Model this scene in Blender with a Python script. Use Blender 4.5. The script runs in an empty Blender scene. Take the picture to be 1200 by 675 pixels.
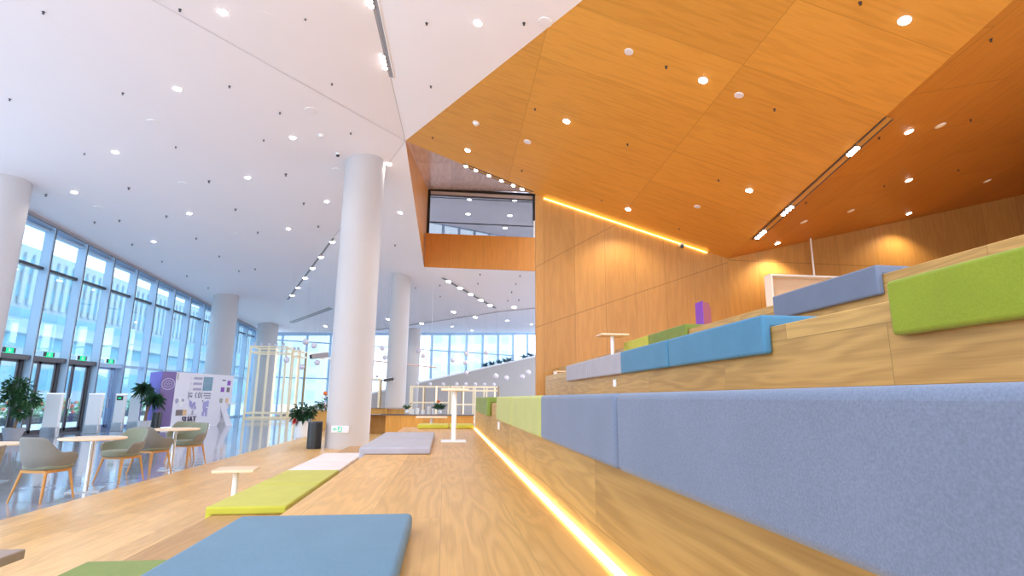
import bpy, bmesh, math, random
from math import sin, cos, pi, radians, atan, tan, sqrt
from mathutils import Vector as V, Matrix

random.seed(7)
SC = bpy.context.scene
COL = SC.collection

# ------------------------------------------------------------------ camera
F = 640.0
EYE = V((0, 0, 1.35))
PITCH, ROLL, YAW = atan(129.8 / F), 0.0077, radians(6.8116)
FW = V((sin(YAW) * cos(PITCH), cos(YAW) * cos(PITCH), sin(PITCH)))
r0 = V((cos(YAW), -sin(YAW), 0)); u0 = r0.cross(FW)
RT = r0 * cos(ROLL) + u0 * sin(ROLL); UP = -r0 * sin(ROLL) + u0 * cos(ROLL)
cam = bpy.data.cameras.new('camera')
cam.sensor_width = 36; cam.sensor_fit = 'HORIZONTAL'; cam.lens = 36 * F / 1200
cam.clip_start = 0.05; cam.clip_end = 500
co = bpy.data.objects.new('camera', cam); COL.objects.link(co)
B = -FW
co.matrix_world = Matrix(((RT.x, UP.x, B.x, EYE.x), (RT.y, UP.y, B.y, EYE.y), (RT.z, UP.z, B.z, EYE.z), (0, 0, 0, 1)))
SC.camera = co

# survey helpers: where a sight line meets a real plane of the building
def ray(x, y): return FW + RT * ((x - 600) / F) + UP * ((337.5 - y) / F)
def on(x, y, pl):
    n, d = pl; D = ray(x, y); return EYE + D * ((d - n.dot(EYE)) / n.dot(D))
def atX(x, y, v): return on(x, y, (V((1, 0, 0)), v))
def atY(x, y, v): return on(x, y, (V((0, 1, 0)), v))
def plane(a, b, c):
    n = (b - a).cross(c - a).normalized(); return n, n.dot(a)
def zon(pl, x, y):
    n, d = pl; return (d - n.x * x - n.y * y) / n.z

# ------------------------------------------------------------------ materials
def newmat(name):
    m = bpy.data.materials.new(name); m.use_nodes = True
    nt = m.node_tree; return m, nt, nt.nodes['Principled BSDF']
def col4(c): return (c[0], c[1], c[2], 1)
def flat(name, c, rough=.5, metal=0, spec=.5, var=0.0, scale=8, emit=0, ecol=None, coat=0):
    m, nt, p = newmat(name)
    p.inputs['Base Color'].default_value = col4(c); p.inputs['Roughness'].default_value = rough
    p.inputs['Metallic'].default_value = metal; p.inputs['Specular IOR Level'].default_value = spec
    if coat: p.inputs['Coat Weight'].default_value = coat
    if var:
        tc = nt.nodes.new('ShaderNodeTexCoord'); nz = nt.nodes.new('ShaderNodeTexNoise')
        nz.inputs['Scale'].default_value = scale; nz.inputs['Detail'].default_value = 3
        nt.links.new(tc.outputs['Object'], nz.inputs['Vector'])
        mx = nt.nodes.new('ShaderNodeMix'); mx.data_type = 'RGBA'
        mx.inputs['A'].default_value = col4([v * (1 - var) for v in c]); mx.inputs['B'].default_value = col4([min(1, v * (1 + var)) for v in c])
        nt.links.new(nz.outputs['Fac'], mx.inputs['Factor']); nt.links.new(mx.outputs['Result'], p.inputs['Base Color'])
    if emit:
        p.inputs['Emission Color'].default_value = col4(ecol or c); p.inputs['Emission Strength'].default_value = emit
    return m
def fabric(name, c):
    m, nt, p = newmat(name)
    tc = nt.nodes.new('ShaderNodeTexCoord'); nz = nt.nodes.new('ShaderNodeTexNoise')
    nz.inputs['Scale'].default_value = 330; nz.inputs['Detail'].default_value = 2
    n2 = nt.nodes.new('ShaderNodeTexNoise'); n2.inputs['Scale'].default_value = 6
    nt.links.new(tc.outputs['Object'], nz.inputs['Vector']); nt.links.new(tc.outputs['Object'], n2.inputs['Vector'])
    ad = nt.nodes.new('ShaderNodeMath'); ad.operation = 'MULTIPLY_ADD'; ad.inputs[1].default_value = .35
    nt.links.new(n2.outputs['Fac'], ad.inputs[0]); nt.links.new(nz.outputs['Fac'], ad.inputs[2])
    rp = nt.nodes.new('ShaderNodeValToRGB')
    rp.color_ramp.elements[0].position = .45; rp.color_ramp.elements[1].position = .9
    rp.color_ramp.elements[0].color = col4([v * .86 for v in c]); rp.color_ramp.elements[1].color = col4([min(1, v * 1.12) for v in c])
    nt.links.new(ad.outputs[0], rp.inputs['Fac']); nt.links.new(rp.outputs['Color'], p.inputs['Base Color'])
    bp = nt.nodes.new('ShaderNodeBump'); bp.inputs['Strength'].default_value = .12; bp.inputs['Distance'].default_value = .002
    nt.links.new(nz.outputs['Fac'], bp.inputs['Height']); nt.links.new(bp.outputs['Normal'], p.inputs['Normal'])
    p.inputs['Roughness'].default_value = .95; p.inputs['Specular IOR Level'].default_value = .15
    p.inputs['Sheen Weight'].default_value = .15
    return m
def wood(name, c, u, v, bw, bh, rough=.4, contrast=.25, seam=.6, gap=.004, rakes=(), off=.5, grain=1.0, spec=.4, sh0=(0, 0)):
    """boards of bw x bh laid along u (length) and v (width), grain along u."""
    m, nt, p = newmat(name); N = nt.nodes; L = nt.links
    tc = N.new('ShaderNodeTexCoord')
    def dot(ax):
        d = N.new('ShaderNodeVectorMath'); d.operation = 'DOT_PRODUCT'; d.inputs[1].default_value = ax
        L.new(tc.outputs['Object'], d.inputs[0]); return d.outputs['Value']
    du, dv = dot(u), dot(v)
    def shift(a, v0):
        q = N.new('ShaderNodeMath'); q.operation = 'ADD'; L.new(a, q.inputs[0]); q.inputs[1].default_value = v0; return q.outputs[0]
    cb = N.new('ShaderNodeCombineXYZ'); L.new(shift(du, sh0[0]), cb.inputs[0]); L.new(shift(dv, sh0[1]), cb.inputs[1])
    br = N.new('ShaderNodeTexBrick'); br.offset = off; br.inputs['Scale'].default_value = 1
    br.inputs['Brick Width'].default_value = bw; br.inputs['Row Height'].default_value = bh
    br.inputs['Mortar Size'].default_value = gap; br.inputs['Mortar Smooth'].default_value = .1; br.inputs['Bias'].default_value = 0
    br.inputs['Color1'].default_value = (0, 0, 0, 1); br.inputs['Color2'].default_value = (1, 1, 1, 1); br.inputs['Mortar'].default_value = (.5, .5, .5, 1)
    L.new(cb.outputs[0], br.inputs['Vector'])
    # grain: noise stretched along the board, shifted from board to board
    sh = N.new('ShaderNodeMath'); sh.operation = 'MULTIPLY_ADD'; sh.inputs[1].default_value = 37.0
    L.new(br.outputs['Color'], sh.inputs[0]); L.new(du, sh.inputs[2])
    c2 = N.new('ShaderNodeCombineXYZ')
    su = N.new('ShaderNodeMath'); su.operation = 'MULTIPLY'; su.inputs[1].default_value = .9; L.new(sh.outputs[0], su.inputs[0])
    sv = N.new('ShaderNodeMath'); sv.operation = 'MULTIPLY'; sv.inputs[1].default_value = 9.0; L.new(dv, sv.inputs[0])
    L.new(su.outputs[0], c2.inputs[0]); L.new(sv.outputs[0], c2.inputs[1])
    nz = N.new('ShaderNodeTexNoise'); nz.inputs['Scale'].default_value = 1.0; nz.inputs['Detail'].default_value = 2; nz.inputs['Roughness'].default_value = .4
    L.new(c2.outputs[0], nz.inputs['Vector'])
    rg = N.new('ShaderNodeMath'); rg.operation = 'MULTIPLY'; rg.inputs[1].default_value = 42 * grain; L.new(nz.outputs['Fac'], rg.inputs[0])
    sn = N.new('ShaderNodeMath'); sn.operation = 'SINE'; L.new(rg.outputs[0], sn.inputs[0])
    c3 = N.new('ShaderNodeCombineXYZ')
    s3 = N.new('ShaderNodeMath'); s3.operation = 'MULTIPLY'; s3.inputs[1].default_value = 3.0; L.new(sh.outputs[0], s3.inputs[0])
    s4 = N.new('ShaderNodeMath'); s4.operation = 'MULTIPLY'; s4.inputs[1].default_value = 160.0; L.new(dv, s4.inputs[0])
    L.new(s3.outputs[0], c3.inputs[0]); L.new(s4.outputs[0], c3.inputs[1])
    nf = N.new('ShaderNodeTexNoise'); nf.inputs['Scale'].default_value = 1.0; nf.inputs['Detail'].default_value = 3; L.new(c3.outputs[0], nf.inputs['Vector'])
    def mul(a, b):
        q = N.new('ShaderNodeMath'); q.operation = 'MULTIPLY'; L.new(a, q.inputs[0]); q.inputs[1].default_value = b; return q.outputs[0]
    def add(a, b):
        q = N.new('ShaderNodeMath'); q.operation = 'ADD'; L.new(a, q.inputs[0])
        if isinstance(b, float): q.inputs[1].default_value = b
        else: L.new(b, q.inputs[1])
        return q.outputs[0]
    tot = add(add(mul(sn.outputs[0], .20), mul(nf.outputs['Fac'], .7)), mul(br.outputs['Color'], .55))
    rp = N.new('ShaderNodeValToRGB'); L.new(mul(tot, .8), rp.inputs['Fac'])
    rp.color_ramp.elements[0].position = .05; rp.color_ramp.elements[1].position = .95
    k = contrast
    rp.color_ramp.elements[0].color = col4([c[0] * (1 - k), c[1] * (1 - 1.15 * k), c[2] * (1 - 1.3 * k)])
    rp.color_ramp.elements[1].color = col4([min(1, c[0] * (1 + k * .7)), min(1, c[1] * (1 + k * .8)), min(1, c[2] * (1 + k))])
    fac = br.outputs['Fac']
    for (a, b, w) in rakes:          # raked board joints: v' = a + b*u'
        q = N.new('ShaderNodeMath'); q.operation = 'MULTIPLY_ADD'; L.new(dv, q.inputs[0]); q.inputs[1].default_value = -b
        L.new(du, q.inputs[2])
        s = add(q.outputs[0], -float(a))
        ab = N.new('ShaderNodeMath'); ab.operation = 'ABSOLUTE'; L.new(s, ab.inputs[0])
        lt = N.new('ShaderNodeMath'); lt.operation = 'LESS_THAN'; L.new(ab.outputs[0], lt.inputs[0]); lt.inputs[1].default_value = w
        mxx = N.new('ShaderNodeMath'); mxx.operation = 'MAXIMUM'; L.new(fac, mxx.inputs[0]); L.new(lt.outputs[0], mxx.inputs[1]); fac = mxx.outputs[0]
    mx = N.new('ShaderNodeMix'); mx.data_type = 'RGBA'; L.new(rp.outputs['Color'], mx.inputs['A'])
    mx.inputs['B'].default_value = col4([v_ * (1 - seam) for v_ in c]); L.new(fac, mx.inputs['Factor'])
    L.new(mx.outputs['Result'], p.inputs['Base Color'])
    p.inputs['Roughness'].default_value = rough; p.inputs['Specular IOR Level'].default_value = spec
    return m
def glassmat(name, tint=(.83, .94, 1), refl=.05, rough=0.02):
    m = bpy.data.materials.new(name); m.use_nodes = True; nt = m.node_tree; nt.nodes.clear()
    o = nt.nodes.new('ShaderNodeOutputMaterial'); t = nt.nodes.new('ShaderNodeBsdfTransparent'); g = nt.nodes.new('ShaderNodeBsdfGlossy')
    t.inputs[0].default_value = col4(tint); g.inputs['Roughness'].default_value = rough
    lw = nt.nodes.new('ShaderNodeLayerWeight'); lw.inputs[0].default_value = .25
    ml = nt.nodes.new('ShaderNodeMath'); ml.operation = 'MULTIPLY_ADD'; ml.inputs[1].default_value = .4; ml.inputs[2].default_value = refl
    nt.links.new(lw.outputs['Fresnel'], ml.inputs[0])
    mx = nt.nodes.new('ShaderNodeMixShader'); nt.links.new(ml.outputs[0], mx.inputs[0]); nt.links.new(t.outputs[0], mx.inputs[1]); nt.links.new(g.outputs[0], mx.inputs[2])
    nt.links.new(mx.outputs[0], o.inputs[0]); return m
def emis(name, c, s):
    m = bpy.data.materials.new(name); m.use_nodes = True; nt = m.node_tree; nt.nodes.clear()
    o = nt.nodes.new('ShaderNodeOutputMaterial'); e = nt.nodes.new('ShaderNodeEmission')
    e.inputs[0].default_value = col4(c); e.inputs[1].default_value = s; nt.links.new(e.outputs[0], o.inputs[0]); return m

X_, Y_, Z_ = (1, 0, 0), (0, 1, 0), (0, 0, 1)
M = {}
M['oak_floor'] = wood('oak_floor', (.76, .465, .18), Y_, X_, 1.8, .19, rough=.32, contrast=.22, seam=.35, gap=.002)
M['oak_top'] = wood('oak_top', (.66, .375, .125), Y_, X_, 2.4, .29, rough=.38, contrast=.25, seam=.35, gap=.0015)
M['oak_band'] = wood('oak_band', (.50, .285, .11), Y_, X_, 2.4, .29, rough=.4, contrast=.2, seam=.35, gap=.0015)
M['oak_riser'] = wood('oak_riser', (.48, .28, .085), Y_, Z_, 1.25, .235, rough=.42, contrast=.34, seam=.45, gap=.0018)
M['oak_ceil'] = wood('oak_ceil', (.70, .335, .06), X_, Y_, 3.35, 1.5, rough=.45, contrast=.16, seam=.22, gap=.008, off=0, grain=.4, sh0=(33.5 - 1.66, 30 - .55))
M['oak_ceil2'] = wood('oak_ceil2', (.66, .30, .055), Y_, X_, 3.0, 1.9, rough=.45, contrast=.14, seam=.3, gap=.008, off=.5, grain=.4)
M['oak_para'] = wood('oak_para', (.62, .24, .035), Z_, X_, 9, 1.55, rough=.45, contrast=.14, seam=.3, gap=.008, off=0, grain=.4)
M['oak_soffit'] = wood('oak_soffit', (.72, .50, .40), Y_, X_, 9, 1.2, rough=.25, contrast=.2, seam=.3, gap=.01, off=0, grain=.3)
M['oak_plain'] = wood('oak_plain', (.68, .345, .07), Z_, X_, 2.0, .8, rough=.45, contrast=.16, seam=.3, gap=.002, grain=.5)
M['oak_pale'] = flat('oak_pale', (.82, .62, .42), .4, var=.06, scale=20)
M['oak_leg'] = flat('oak_leg', (.56, .27, .07), .45, var=.12, scale=25)
M['walnut'] = flat('walnut', (.34, .25, .20), .4, var=.1, scale=15)
M['ceil_white'] = flat('ceil_white', (.90, .86, .89), .75, spec=.2, var=.015, scale=.6)
M['col_white'] = flat('col_white', (.56, .54, .555), .55, spec=.3, var=.02, scale=2)
M['white'] = flat('white_paint', (.86, .86, .86), .4, var=.02)
M['white_metal'] = flat('white_metal', (.85, .86, .88), .35, var=.02)
M['grey_wall'] = flat('grey_wall', (.50, .445, .41), .7, var=.05, scale=.5)
M['black'] = flat('black_plastic', (.02, .025, .03), .35, var=.2)
M['dark'] = flat('dark_metal', (.09, .095, .11), .35, metal=.6, var=.1)
M['darkbrown'] = flat('dark_brown_metal', (.12, .11, .12), .4, metal=.5, var=.1)
M['steel'] = flat('brushed_steel', (.62, .63, .66), .25, metal=.9, var=.05)
M['fin'] = flat('fin_aluminium', (.43, .60, .78), .4, metal=.0, var=.04, scale=1)
M['trim'] = flat('trim_bronze', (.36, .32, .33), .5, var=.05)
M['glass'] = glassmat('clear_glass')
M['glass2'] = glassmat('grey_glass', (.50, .50, .51), .08)
M['lamp'] = emis('lamp_glow', (1, .97, .92), 40)
M['lampwarm'] = emis('lamp_warm_glow', (1, .9, .74), 40)
M['led'] = emis('led_strip_glow', (1, .66, .20), 11)
M['cove'] = emis('cove_glow', (1, .62, .14), 8)
M['neon'] = emis('neon_white_blue', (.75, .85, 1), 2)
M['globe'] = flat('opal_globe', (.80, .75, .84), .35)
M['gold'] = flat('pale_gold_glow', (.86, .72, .50), .4, var=.05, emit=.18, ecol=(1, .85, .6))  # weak emission added to brighten tubes and grilles that are no lamps
M['goldlit'] = flat('pale_gold_lit', (.95, .82, .62), .4, emit=.6, ecol=(1, .85, .6))  # brighter copy for chosen posts, lit look put in by emission
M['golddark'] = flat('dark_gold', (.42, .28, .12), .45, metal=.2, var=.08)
M['exit_green'] = emis('exit_green', (.02, .85, .35), 1.6)
M['exit_mint'] = emis('exit_mint', (.25, .95, .72), .9)
M['purple'] = flat('purple_paint_glow', (.16, .06, .45), .4, var=.06, emit=.05)  # slight emission lifts the panel above its paint, not a lamp
M['purple2'] = flat('mauve_paint', (.22, .15, .36), .4, var=.06)
M['lilac'] = flat('lilac_print', (.38, .36, .66), .5, var=.12, scale=30)
M['emblem'] = flat('emblem_lilac', (.56, .50, .70), .4)
M['booth'] = flat('booth_white', (.78, .76, .84), .4, var=.02)
M['print_dark'] = flat('print_dark', (.06, .05, .12), .5)
M['print_grey'] = flat('print_grey', (.40, .38, .52), .5)
M['print_brown'] = flat('print_brown', (.20, .15, .15), .5, var=.3, scale=12)
M['print_orange'] = flat('print_orange', (.75, .48, .25), .5)
M['print_olive'] = flat('print_olive', (.34, .36, .28), .5, var=.2, scale=20)
M['screen'] = flat('screen_teal', (.04, .13, .20), .15, var=.6, scale=3, emit=.15, ecol=(.1, .35, .6))
M['maroon'] = flat('maroon_paint', (.30, .05, .07), .4, var=.08)
M['violet'] = flat('violet_paint', (.25, .05, .45), .4, var=.05)
M['leaf'] = flat('leaf_green', (.045, .13, .045), .45, var=.5, scale=9)
M['leaf2'] = flat('leaf_dark_green', (.035, .10, .05), .45, var=.5, scale=9)
M['bark'] = flat('bark', (.28, .17, .10), .8, var=.3, scale=20)
M['pot'] = flat('pot_white', (.82, .81, .82), .35, var=.03)
M['potgrey'] = flat('pot_grey', (.46, .46, .50), .45, var=.05)
M['soil'] = flat('soil', (.06, .045, .035), .9, var=.3, scale=30)
M['red'] = flat('petal_red', (.72, .03, .02), .5, var=.1)
M['orangeflower'] = flat('petal_orange', (.8, .2, .05), .5, var=.2)
M['facade'] = flat('facade_white', (.46, .53, .57), .7, var=.03, scale=.2)
M['facade_teal'] = flat('facade_teal_glass', (.22, .46, .56), .3, var=.2, scale=.5)
M['tower_glass'] = flat('tower_glass', (.36, .47, .56), .4, var=.15, scale=.1)
M['paving'] = flat('paving_pale', (.70, .74, .76), .8, var=.06, scale=.3)
M['mid_grey'] = flat('lining_grey', (.30, .29, .31), .8, var=.05)  # plain grey for lamp slot channels and the camera body
CUSH = {'blue_grey': (.095, .185, .27), 'blue': (.075, .21, .34), 'grey': (.155, .185, .262), 'pale_grey': (.38, .36, .41),
        'white': (.74, .68, .68), 'yellow': (.50, .48, .06), 'lime': (.42, .43, .135), 'green': (.24, .29, .025), 'olive': (.19, .25, .05)}
for k, v in CUSH.items(): M['fab_' + k] = fabric('fabric_' + k, v)
M['shell'] = fabric('chair_shell_fabric', (.235, .235, .22))
M['shell_in'] = fabric('chair_seat_fabric', (.235, .255, .19))
# polished tile
m, nt, p = newmat('polished_tile'); tc = nt.nodes.new('ShaderNodeTexCoord'); br = nt.nodes.new('ShaderNodeTexBrick')
br.offset = 0; br.inputs['Scale'].default_value = 1; br.inputs['Brick Width'].default_value = 1.2; br.inputs['Row Height'].default_value = .9
br.inputs['Mortar Size'].default_value = .004; br.inputs['Color1'].default_value = (.33, .34, .40, 1); br.inputs['Color2'].default_value = (.37, .38, .44, 1); br.inputs['Mortar'].default_value = (.2, .2, .26, 1)
nt.links.new(tc.outputs['Object'], br.inputs['Vector']); nt.links.new(br.outputs['Color'], p.inputs['Base Color'])
nz = nt.nodes.new('ShaderNodeTexNoise'); nz.inputs['Scale'].default_value = 2.2; nz.inputs['Detail'].default_value = 1
nt.links.new(tc.outputs['Object'], nz.inputs['Vector'])
bp = nt.nodes.new('ShaderNodeBump'); bp.inputs['Strength'].default_value = .05; bp.inputs['Distance'].default_value = .05
nt.links.new(nz.outputs['Fac'], bp.inputs['Height']); nt.links.new(bp.outputs['Normal'], p.inputs['Normal'])
p.inputs['Roughness'].default_value = .07; p.inputs['Specular IOR Level'].default_value = .9
M['tile'] = m

# ------------------------------------------------------------------ mesh builder
class MB:
    def __init__(s): s.b = bmesh.new()
    def poly(s, pts):
        s.b.faces.new([s.b.verts.new(V(p)) for p in pts]); return s
    def box(s, x0, x1, y0, y1, z0, z1):
        c = [s.b.verts.new((x, y, z)) for x in (x0, x1) for y in (y0, y1) for z in (z0, z1)]
        for f in ((0, 1, 3, 2), (4, 6, 7, 5), (0, 4, 5, 1), (2, 3, 7, 6), (0, 2, 6, 4), (1, 5, 7, 3)): s.b.faces.new([c[i] for i in f])
        return s
    def prism(s, pts, ext):
        ext = V(ext); a = [s.b.verts.new(V(p)) for p in pts]; b = [s.b.verts.new(V(p) + ext) for p in pts]; n = len(a)
        s.b.faces.new(a[::-1]); s.b.faces.new(b)
        for i in range(n): s.b.faces.new((a[i], a[(i + 1) % n], b[(i + 1) % n], b[i]))
        return s
    def ring_pts(s, c, ax, r, n, rot=0):
        ax = V(ax).normalized(); t = V((0, 0, 1)) if abs(ax.z) < .9 else V((1, 0, 0))
        e1 = ax.cross(t).normalized(); e2 = ax.cross(e1)
        return [V(c) + (e1 * cos(2 * pi * i / n + rot) + e2 * sin(2 * pi * i / n + rot)) * r for i in range(n)]
    def tube(s, p0, p1, ra, rb=None, n=12, rot=0):
        rb = ra if rb is None else rb; ax = V(p1) - V(p0)
        A = [s.b.verts.new(p) for p in s.ring_pts(p0, ax, ra, n, rot)]; Bv = [s.b.verts.new(p) for p in s.ring_pts(p1, ax, rb, n, rot)]
        for i in range(n): s.b.faces.new((A[i], A[(i + 1) % n], Bv[(i + 1) % n], Bv[i]))
        s.b.faces.new(A[::-1]); s.b.faces.new(Bv); return s
    def bar(s, p0, p1, w): return s.tube(p0, p1, w * .7071, w * .7071, 4, pi / 4)
    def path(s, pts, r, n=8):
        for a, b in zip(pts, pts[1:]): s.tube(a, b, r, r, n)
        return s
    def lathe(s, prof, c=(0, 0, 0), n=32):
        rows = []
        for r, z in prof: rows.append([s.b.verts.new((c[0] + r * cos(2 * pi * i / n), c[1] + r * sin(2 * pi * i / n), c[2] + z)) for i in range(n)])
        for A, Bv in zip(rows, rows[1:]):
            for i in range(n): s.b.faces.new((A[i], A[(i + 1) % n], Bv[(i + 1) % n], Bv[i]))
        s.b.faces.new(rows[0][::-1]); s.b.faces.new(rows[-1]); return s
    def sphere(s, c, r, n=14):
        bmesh.ops.create_uvsphere(s.b, u_segments=n, v_segments=n // 2 + 1, radius=r, matrix=Matrix.Translation(V(c))); return s
    def disc(s, c, nrm, r, h, n=20): return s.tube(V(c), V(c) + V(nrm).normalized() * h, r, r, n)
    def leaf(s, p, d, L, w, droop=.3):
        d = V(d).normalized(); side = d.cross(V((0, 0, 1)));
        side = side.normalized() if side.length > .05 else V((1, 0, 0))
        p = V(p); m1 = p + d * L * .45 + V((0, 0, .04 * L)); e = p + d * L - V((0, 0, droop * L))
        a, b, c, f = [s.b.verts.new(q) for q in (p, m1 + side * w / 2, e, m1 - side * w / 2)]
        s.b.faces.new((a, b, c)); s.b.faces.new((a, c, f)); return s
    def mesh(s, name, mat):
        bmesh.ops.recalc_face_normals(s.b, faces=s.b.faces[:])
        me = bpy.data.meshes.new(name); s.b.to_mesh(me); s.b.free(); me.materials.append(mat)
        me.shade_smooth(); me.set_sharp_from_angle(angle=radians(35)); return me
    def build(s, name, mat, parent=None, bevel=0, seg=2, subd=0, solid=0, **tags):
        o = bpy.data.objects.new(name, s.mesh(name, mat)); COL.objects.link(o)
        if parent: o.parent = parent
        if solid:
            d = o.modifiers.new('solid', 'SOLIDIFY'); d.thickness = solid; d.offset = 0
        if bevel:
            d = o.modifiers.new('bevel', 'BEVEL'); d.width = bevel; d.segments = seg; d.limit_method = 'ANGLE'; d.angle_limit = radians(40)
        if subd:
            d = o.modifiers.new('sub', 'SUBSURF'); d.levels = subd; d.render_levels = subd
        tag(o, **tags); return o
def tag(o, label=None, cat=None, group=None, kind=None):
    if label: o['label'] = label
    if cat: o['category'] = cat
    if group: o['group'] = group
    if kind: o['kind'] = kind
    return o
def thing(name, label=None, cat=None, loc=(0, 0, 0), rz=0, group=None, kind=None):
    o = bpy.data.objects.new(name, None); COL.objects.link(o); o.location = loc; o.rotation_euler = (0, 0, rz)
    o.empty_display_size = .1
    return tag(o, label, cat, group, kind)
def dup(root, loc, rz=0, label=None, group=None):
    r = root.copy(); COL.objects.link(r); r.location = loc; r.rotation_euler = (0, 0, rz)
    if label: r['label'] = label
    if group: r['group'] = group
    for ch in root.children:
        c = ch.copy(); COL.objects.link(c); c.parent = r
        for g in ch.children:
            d = g.copy(); COL.objects.link(d); d.parent = c
    return r
def struct(name, mb, mat, **k):
    o = mb.build(name, mat, kind='structure', **k)
    if name.startswith('ceiling'): o.data.shade_flat()
    return o

# ------------------------------------------------------------------ surveyed planes of the building
XW = -13.8                                       # inner edge of the left window fins
YE = 15.3                                        # end wall
YB = 24.0                                        # balcony front
FA = plane(atY(423, 180, 15.4), atX(24, 243, XW), atX(300, 385, XW))     # big white facet
P0 = on(475, 165, FA)
TL, CN = atY(628, 228, YE), atY(853, 303, YE)
W1 = plane(P0, TL, CN)
W2 = plane(CN, on(1188, 0, W1), atY(1200, 228, YE))
BL, BR = atY(497, 313, YB), atY(628, 318, YB)
FB = plane(P0, BL, on(338, 350, FA))
QQ = on(586, 365, FB); LL = on(435, 388, FB)
FC = plane(BL, BR, QQ)
FF3 = plane(P0, on(683, 0, W1), on(455, 90, FA))
HD = radians(60); FN = V((cos(HD), -sin(HD), 0)); FDIR = V((sin(HD), cos(HD), 0))
FO = V((-13.8, 42.9, 0)); FW_ = (FN, FN.dot(FO))
RAMP = (FN, FN.dot(FO) + 3)
def ext(a, b, y):                                # continue a ceiling fold to depth y
    return a + (b - a) * ((y - a.y) / (b.y - a.y))

# ------------------------------------------------------------------ floor, ceiling, walls
struct('floor', MB().box(-14.6, 27, -4, 62, -.1, 0), M['tile'])
struct('floor', MB().box(-4.76, 2.6, -4, 26, -.002, .012), M['oak_floor'])
A2 = ext(P0, on(180, 0, FA), -1.0); B2 = ext(P0, on(437, 0, FF3), -1.0)
# W1/F3 fold and W1/W2 fold cross above the camera
a, b = P0, on(683, 0, W1); c, d = CN, on(1188, 0, W1)
den = (b.x - a.x) * (d.y - c.y) - (b.y - a.y) * (d.x - c.x)
t = ((c.x - a.x) * (d.y - c.y) - (c.y - a.y) * (d.x - c.x)) / den
I0 = a + (b - a) * t
fe = on(338, 350, FA); FE = V((XW + .05, 43.2, zon(FA, XW + .05, 43.2)))
aY = -1.0
struct('ceiling', MB().poly([P0, A2, (XW + .05, aY, zon(FA, XW + .05, aY)), FE, fe]), M['ceil_white'])
struct('ceiling', MB().poly([P0, B2, A2]), M['ceil_white'])
struct('ceiling', MB().poly([P0, I0, B2]), M['ceil_white'])
struct('ceiling', MB().poly([P0, TL, CN, I0]), M['oak_ceil'])
zr = lambda y: zon(W2, 26, y)
struct('ceiling', MB().poly([CN, I0, (26, I0.y, zr(I0.y)), (26, YE, zr(YE))]), M['oak_ceil2'])
R7, BR7 = on(720, 352, FC), on(720, 321.5, FC)
W330, W435, W628, W760 = [on(x, y, FW_) for x, y in ((322, 391.5), (435, 390), (628, 390), (760, 388))]
struct('ceiling', MB().poly([P0, fe, FE, LL]).poly([P0, LL, BL]).poly([LL, QQ, BL]), M['ceil_white'])
struct('ceiling', MB().poly([BL, QQ, R7, BR7]), M['ceil_white'])
struct('ceiling', MB().poly([FE, LL, W435]).poly([FE, W435, W330]).poly([LL, QQ, W435]).poly([QQ, W628, W435]).poly([QQ, R7, W628]).poly([R7, W760, W628]), M['ceil_white'])
# thin dark joint along the far fold
def strip3(a, b, n, w, h=.01):
    d = (b - a).normalized(); s = d.cross(n).normalized() * w / 2; return [a - s, a + s, b + s, b - s]
mb = MB()
for q in (A2, B2, fe): mb.poly(strip3(P0 - V((0, 0, .01)), q - V((0, 0, .01)), V((0, 0, 1)), .014))
struct('trim_5', mb, M['col_white'])
# end wall with raked joints
def wall_pt(x, y): return atY(x, y, YE)
def rake(p, q):
    A_, B_ = wall_pt(*p), wall_pt(*q); k = (B_.z - A_.z) / (B_.x - A_.x); return (A_.z - k * A_.x, k, .012)
M['oak_wall'] = wood('oak_wall', (.54, .285, .085), Z_, X_, 30, .92, rough=.4, contrast=.15, seam=.4, gap=.006, off=0, grain=.45,
                     rakes=[rake((630, 383), (852, 308)), rake((630, 312), (718, 265))])
M['oak_wall2'] = wood('oak_wall2', (.57, .29, .075), Z_, X_, 30, 1.35, rough=.4, contrast=.15, seam=.4, gap=.006, off=0, grain=.45, rakes=[rake((906, 307), (1000, 311))])
struct('wall_end', MB().prism([(TL.x, YE, 0), (CN.x, YE, 0), (CN.x, YE, CN.z + .02), (TL.x, YE, TL.z + .02)], (0, .16, 0)), M['oak_wall'])
struct('wall_back', MB().prism([(CN.x, YE, 0), (26, YE, 0), (26, YE, zr(YE) + .3), (CN.x, YE, CN.z + .02)], (0, .16, 0)), M['oak_wall2'])
struct('wall_rear_blocker', MB().box(13, 26.2, -1.3, -1.12, 0, 11), M['oak_plain'])  # unseen, added to hold back open daylight from behind the camera
struct('wall_right', MB().box(26, 26.2, I0.y, YE + .2, 0, 12), M['oak_plain'])
# balcony
GY = 25.2
gtl, gtr = atY(502, 222, GY), atY(628, 226, GY)
gtr2 = atY(660, 227, GY); pr2 = atY(660, 319.2, YB)
pz0, pz1 = BL.z, atY(498, 273, YB).z
struct('wall_balcony', MB().box(BL.x, 5.2, YB, YB + .18, pz0, pz1), M['oak_para'])
struct('floor', MB().box(BL.x, 5.2, YB + .02, GY + 12, pz0 + .02, pz0 + .14), M['ceil_white'])
gbl = V((BL.x - .02, GY, pz0))
struct('wall_reveal', MB().poly([P0, BL, gbl, gtl]), M['oak_para'])
struct('ceiling', MB().poly([P0, gtl, gtr2, TL]), M['oak_soffit'])
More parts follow.
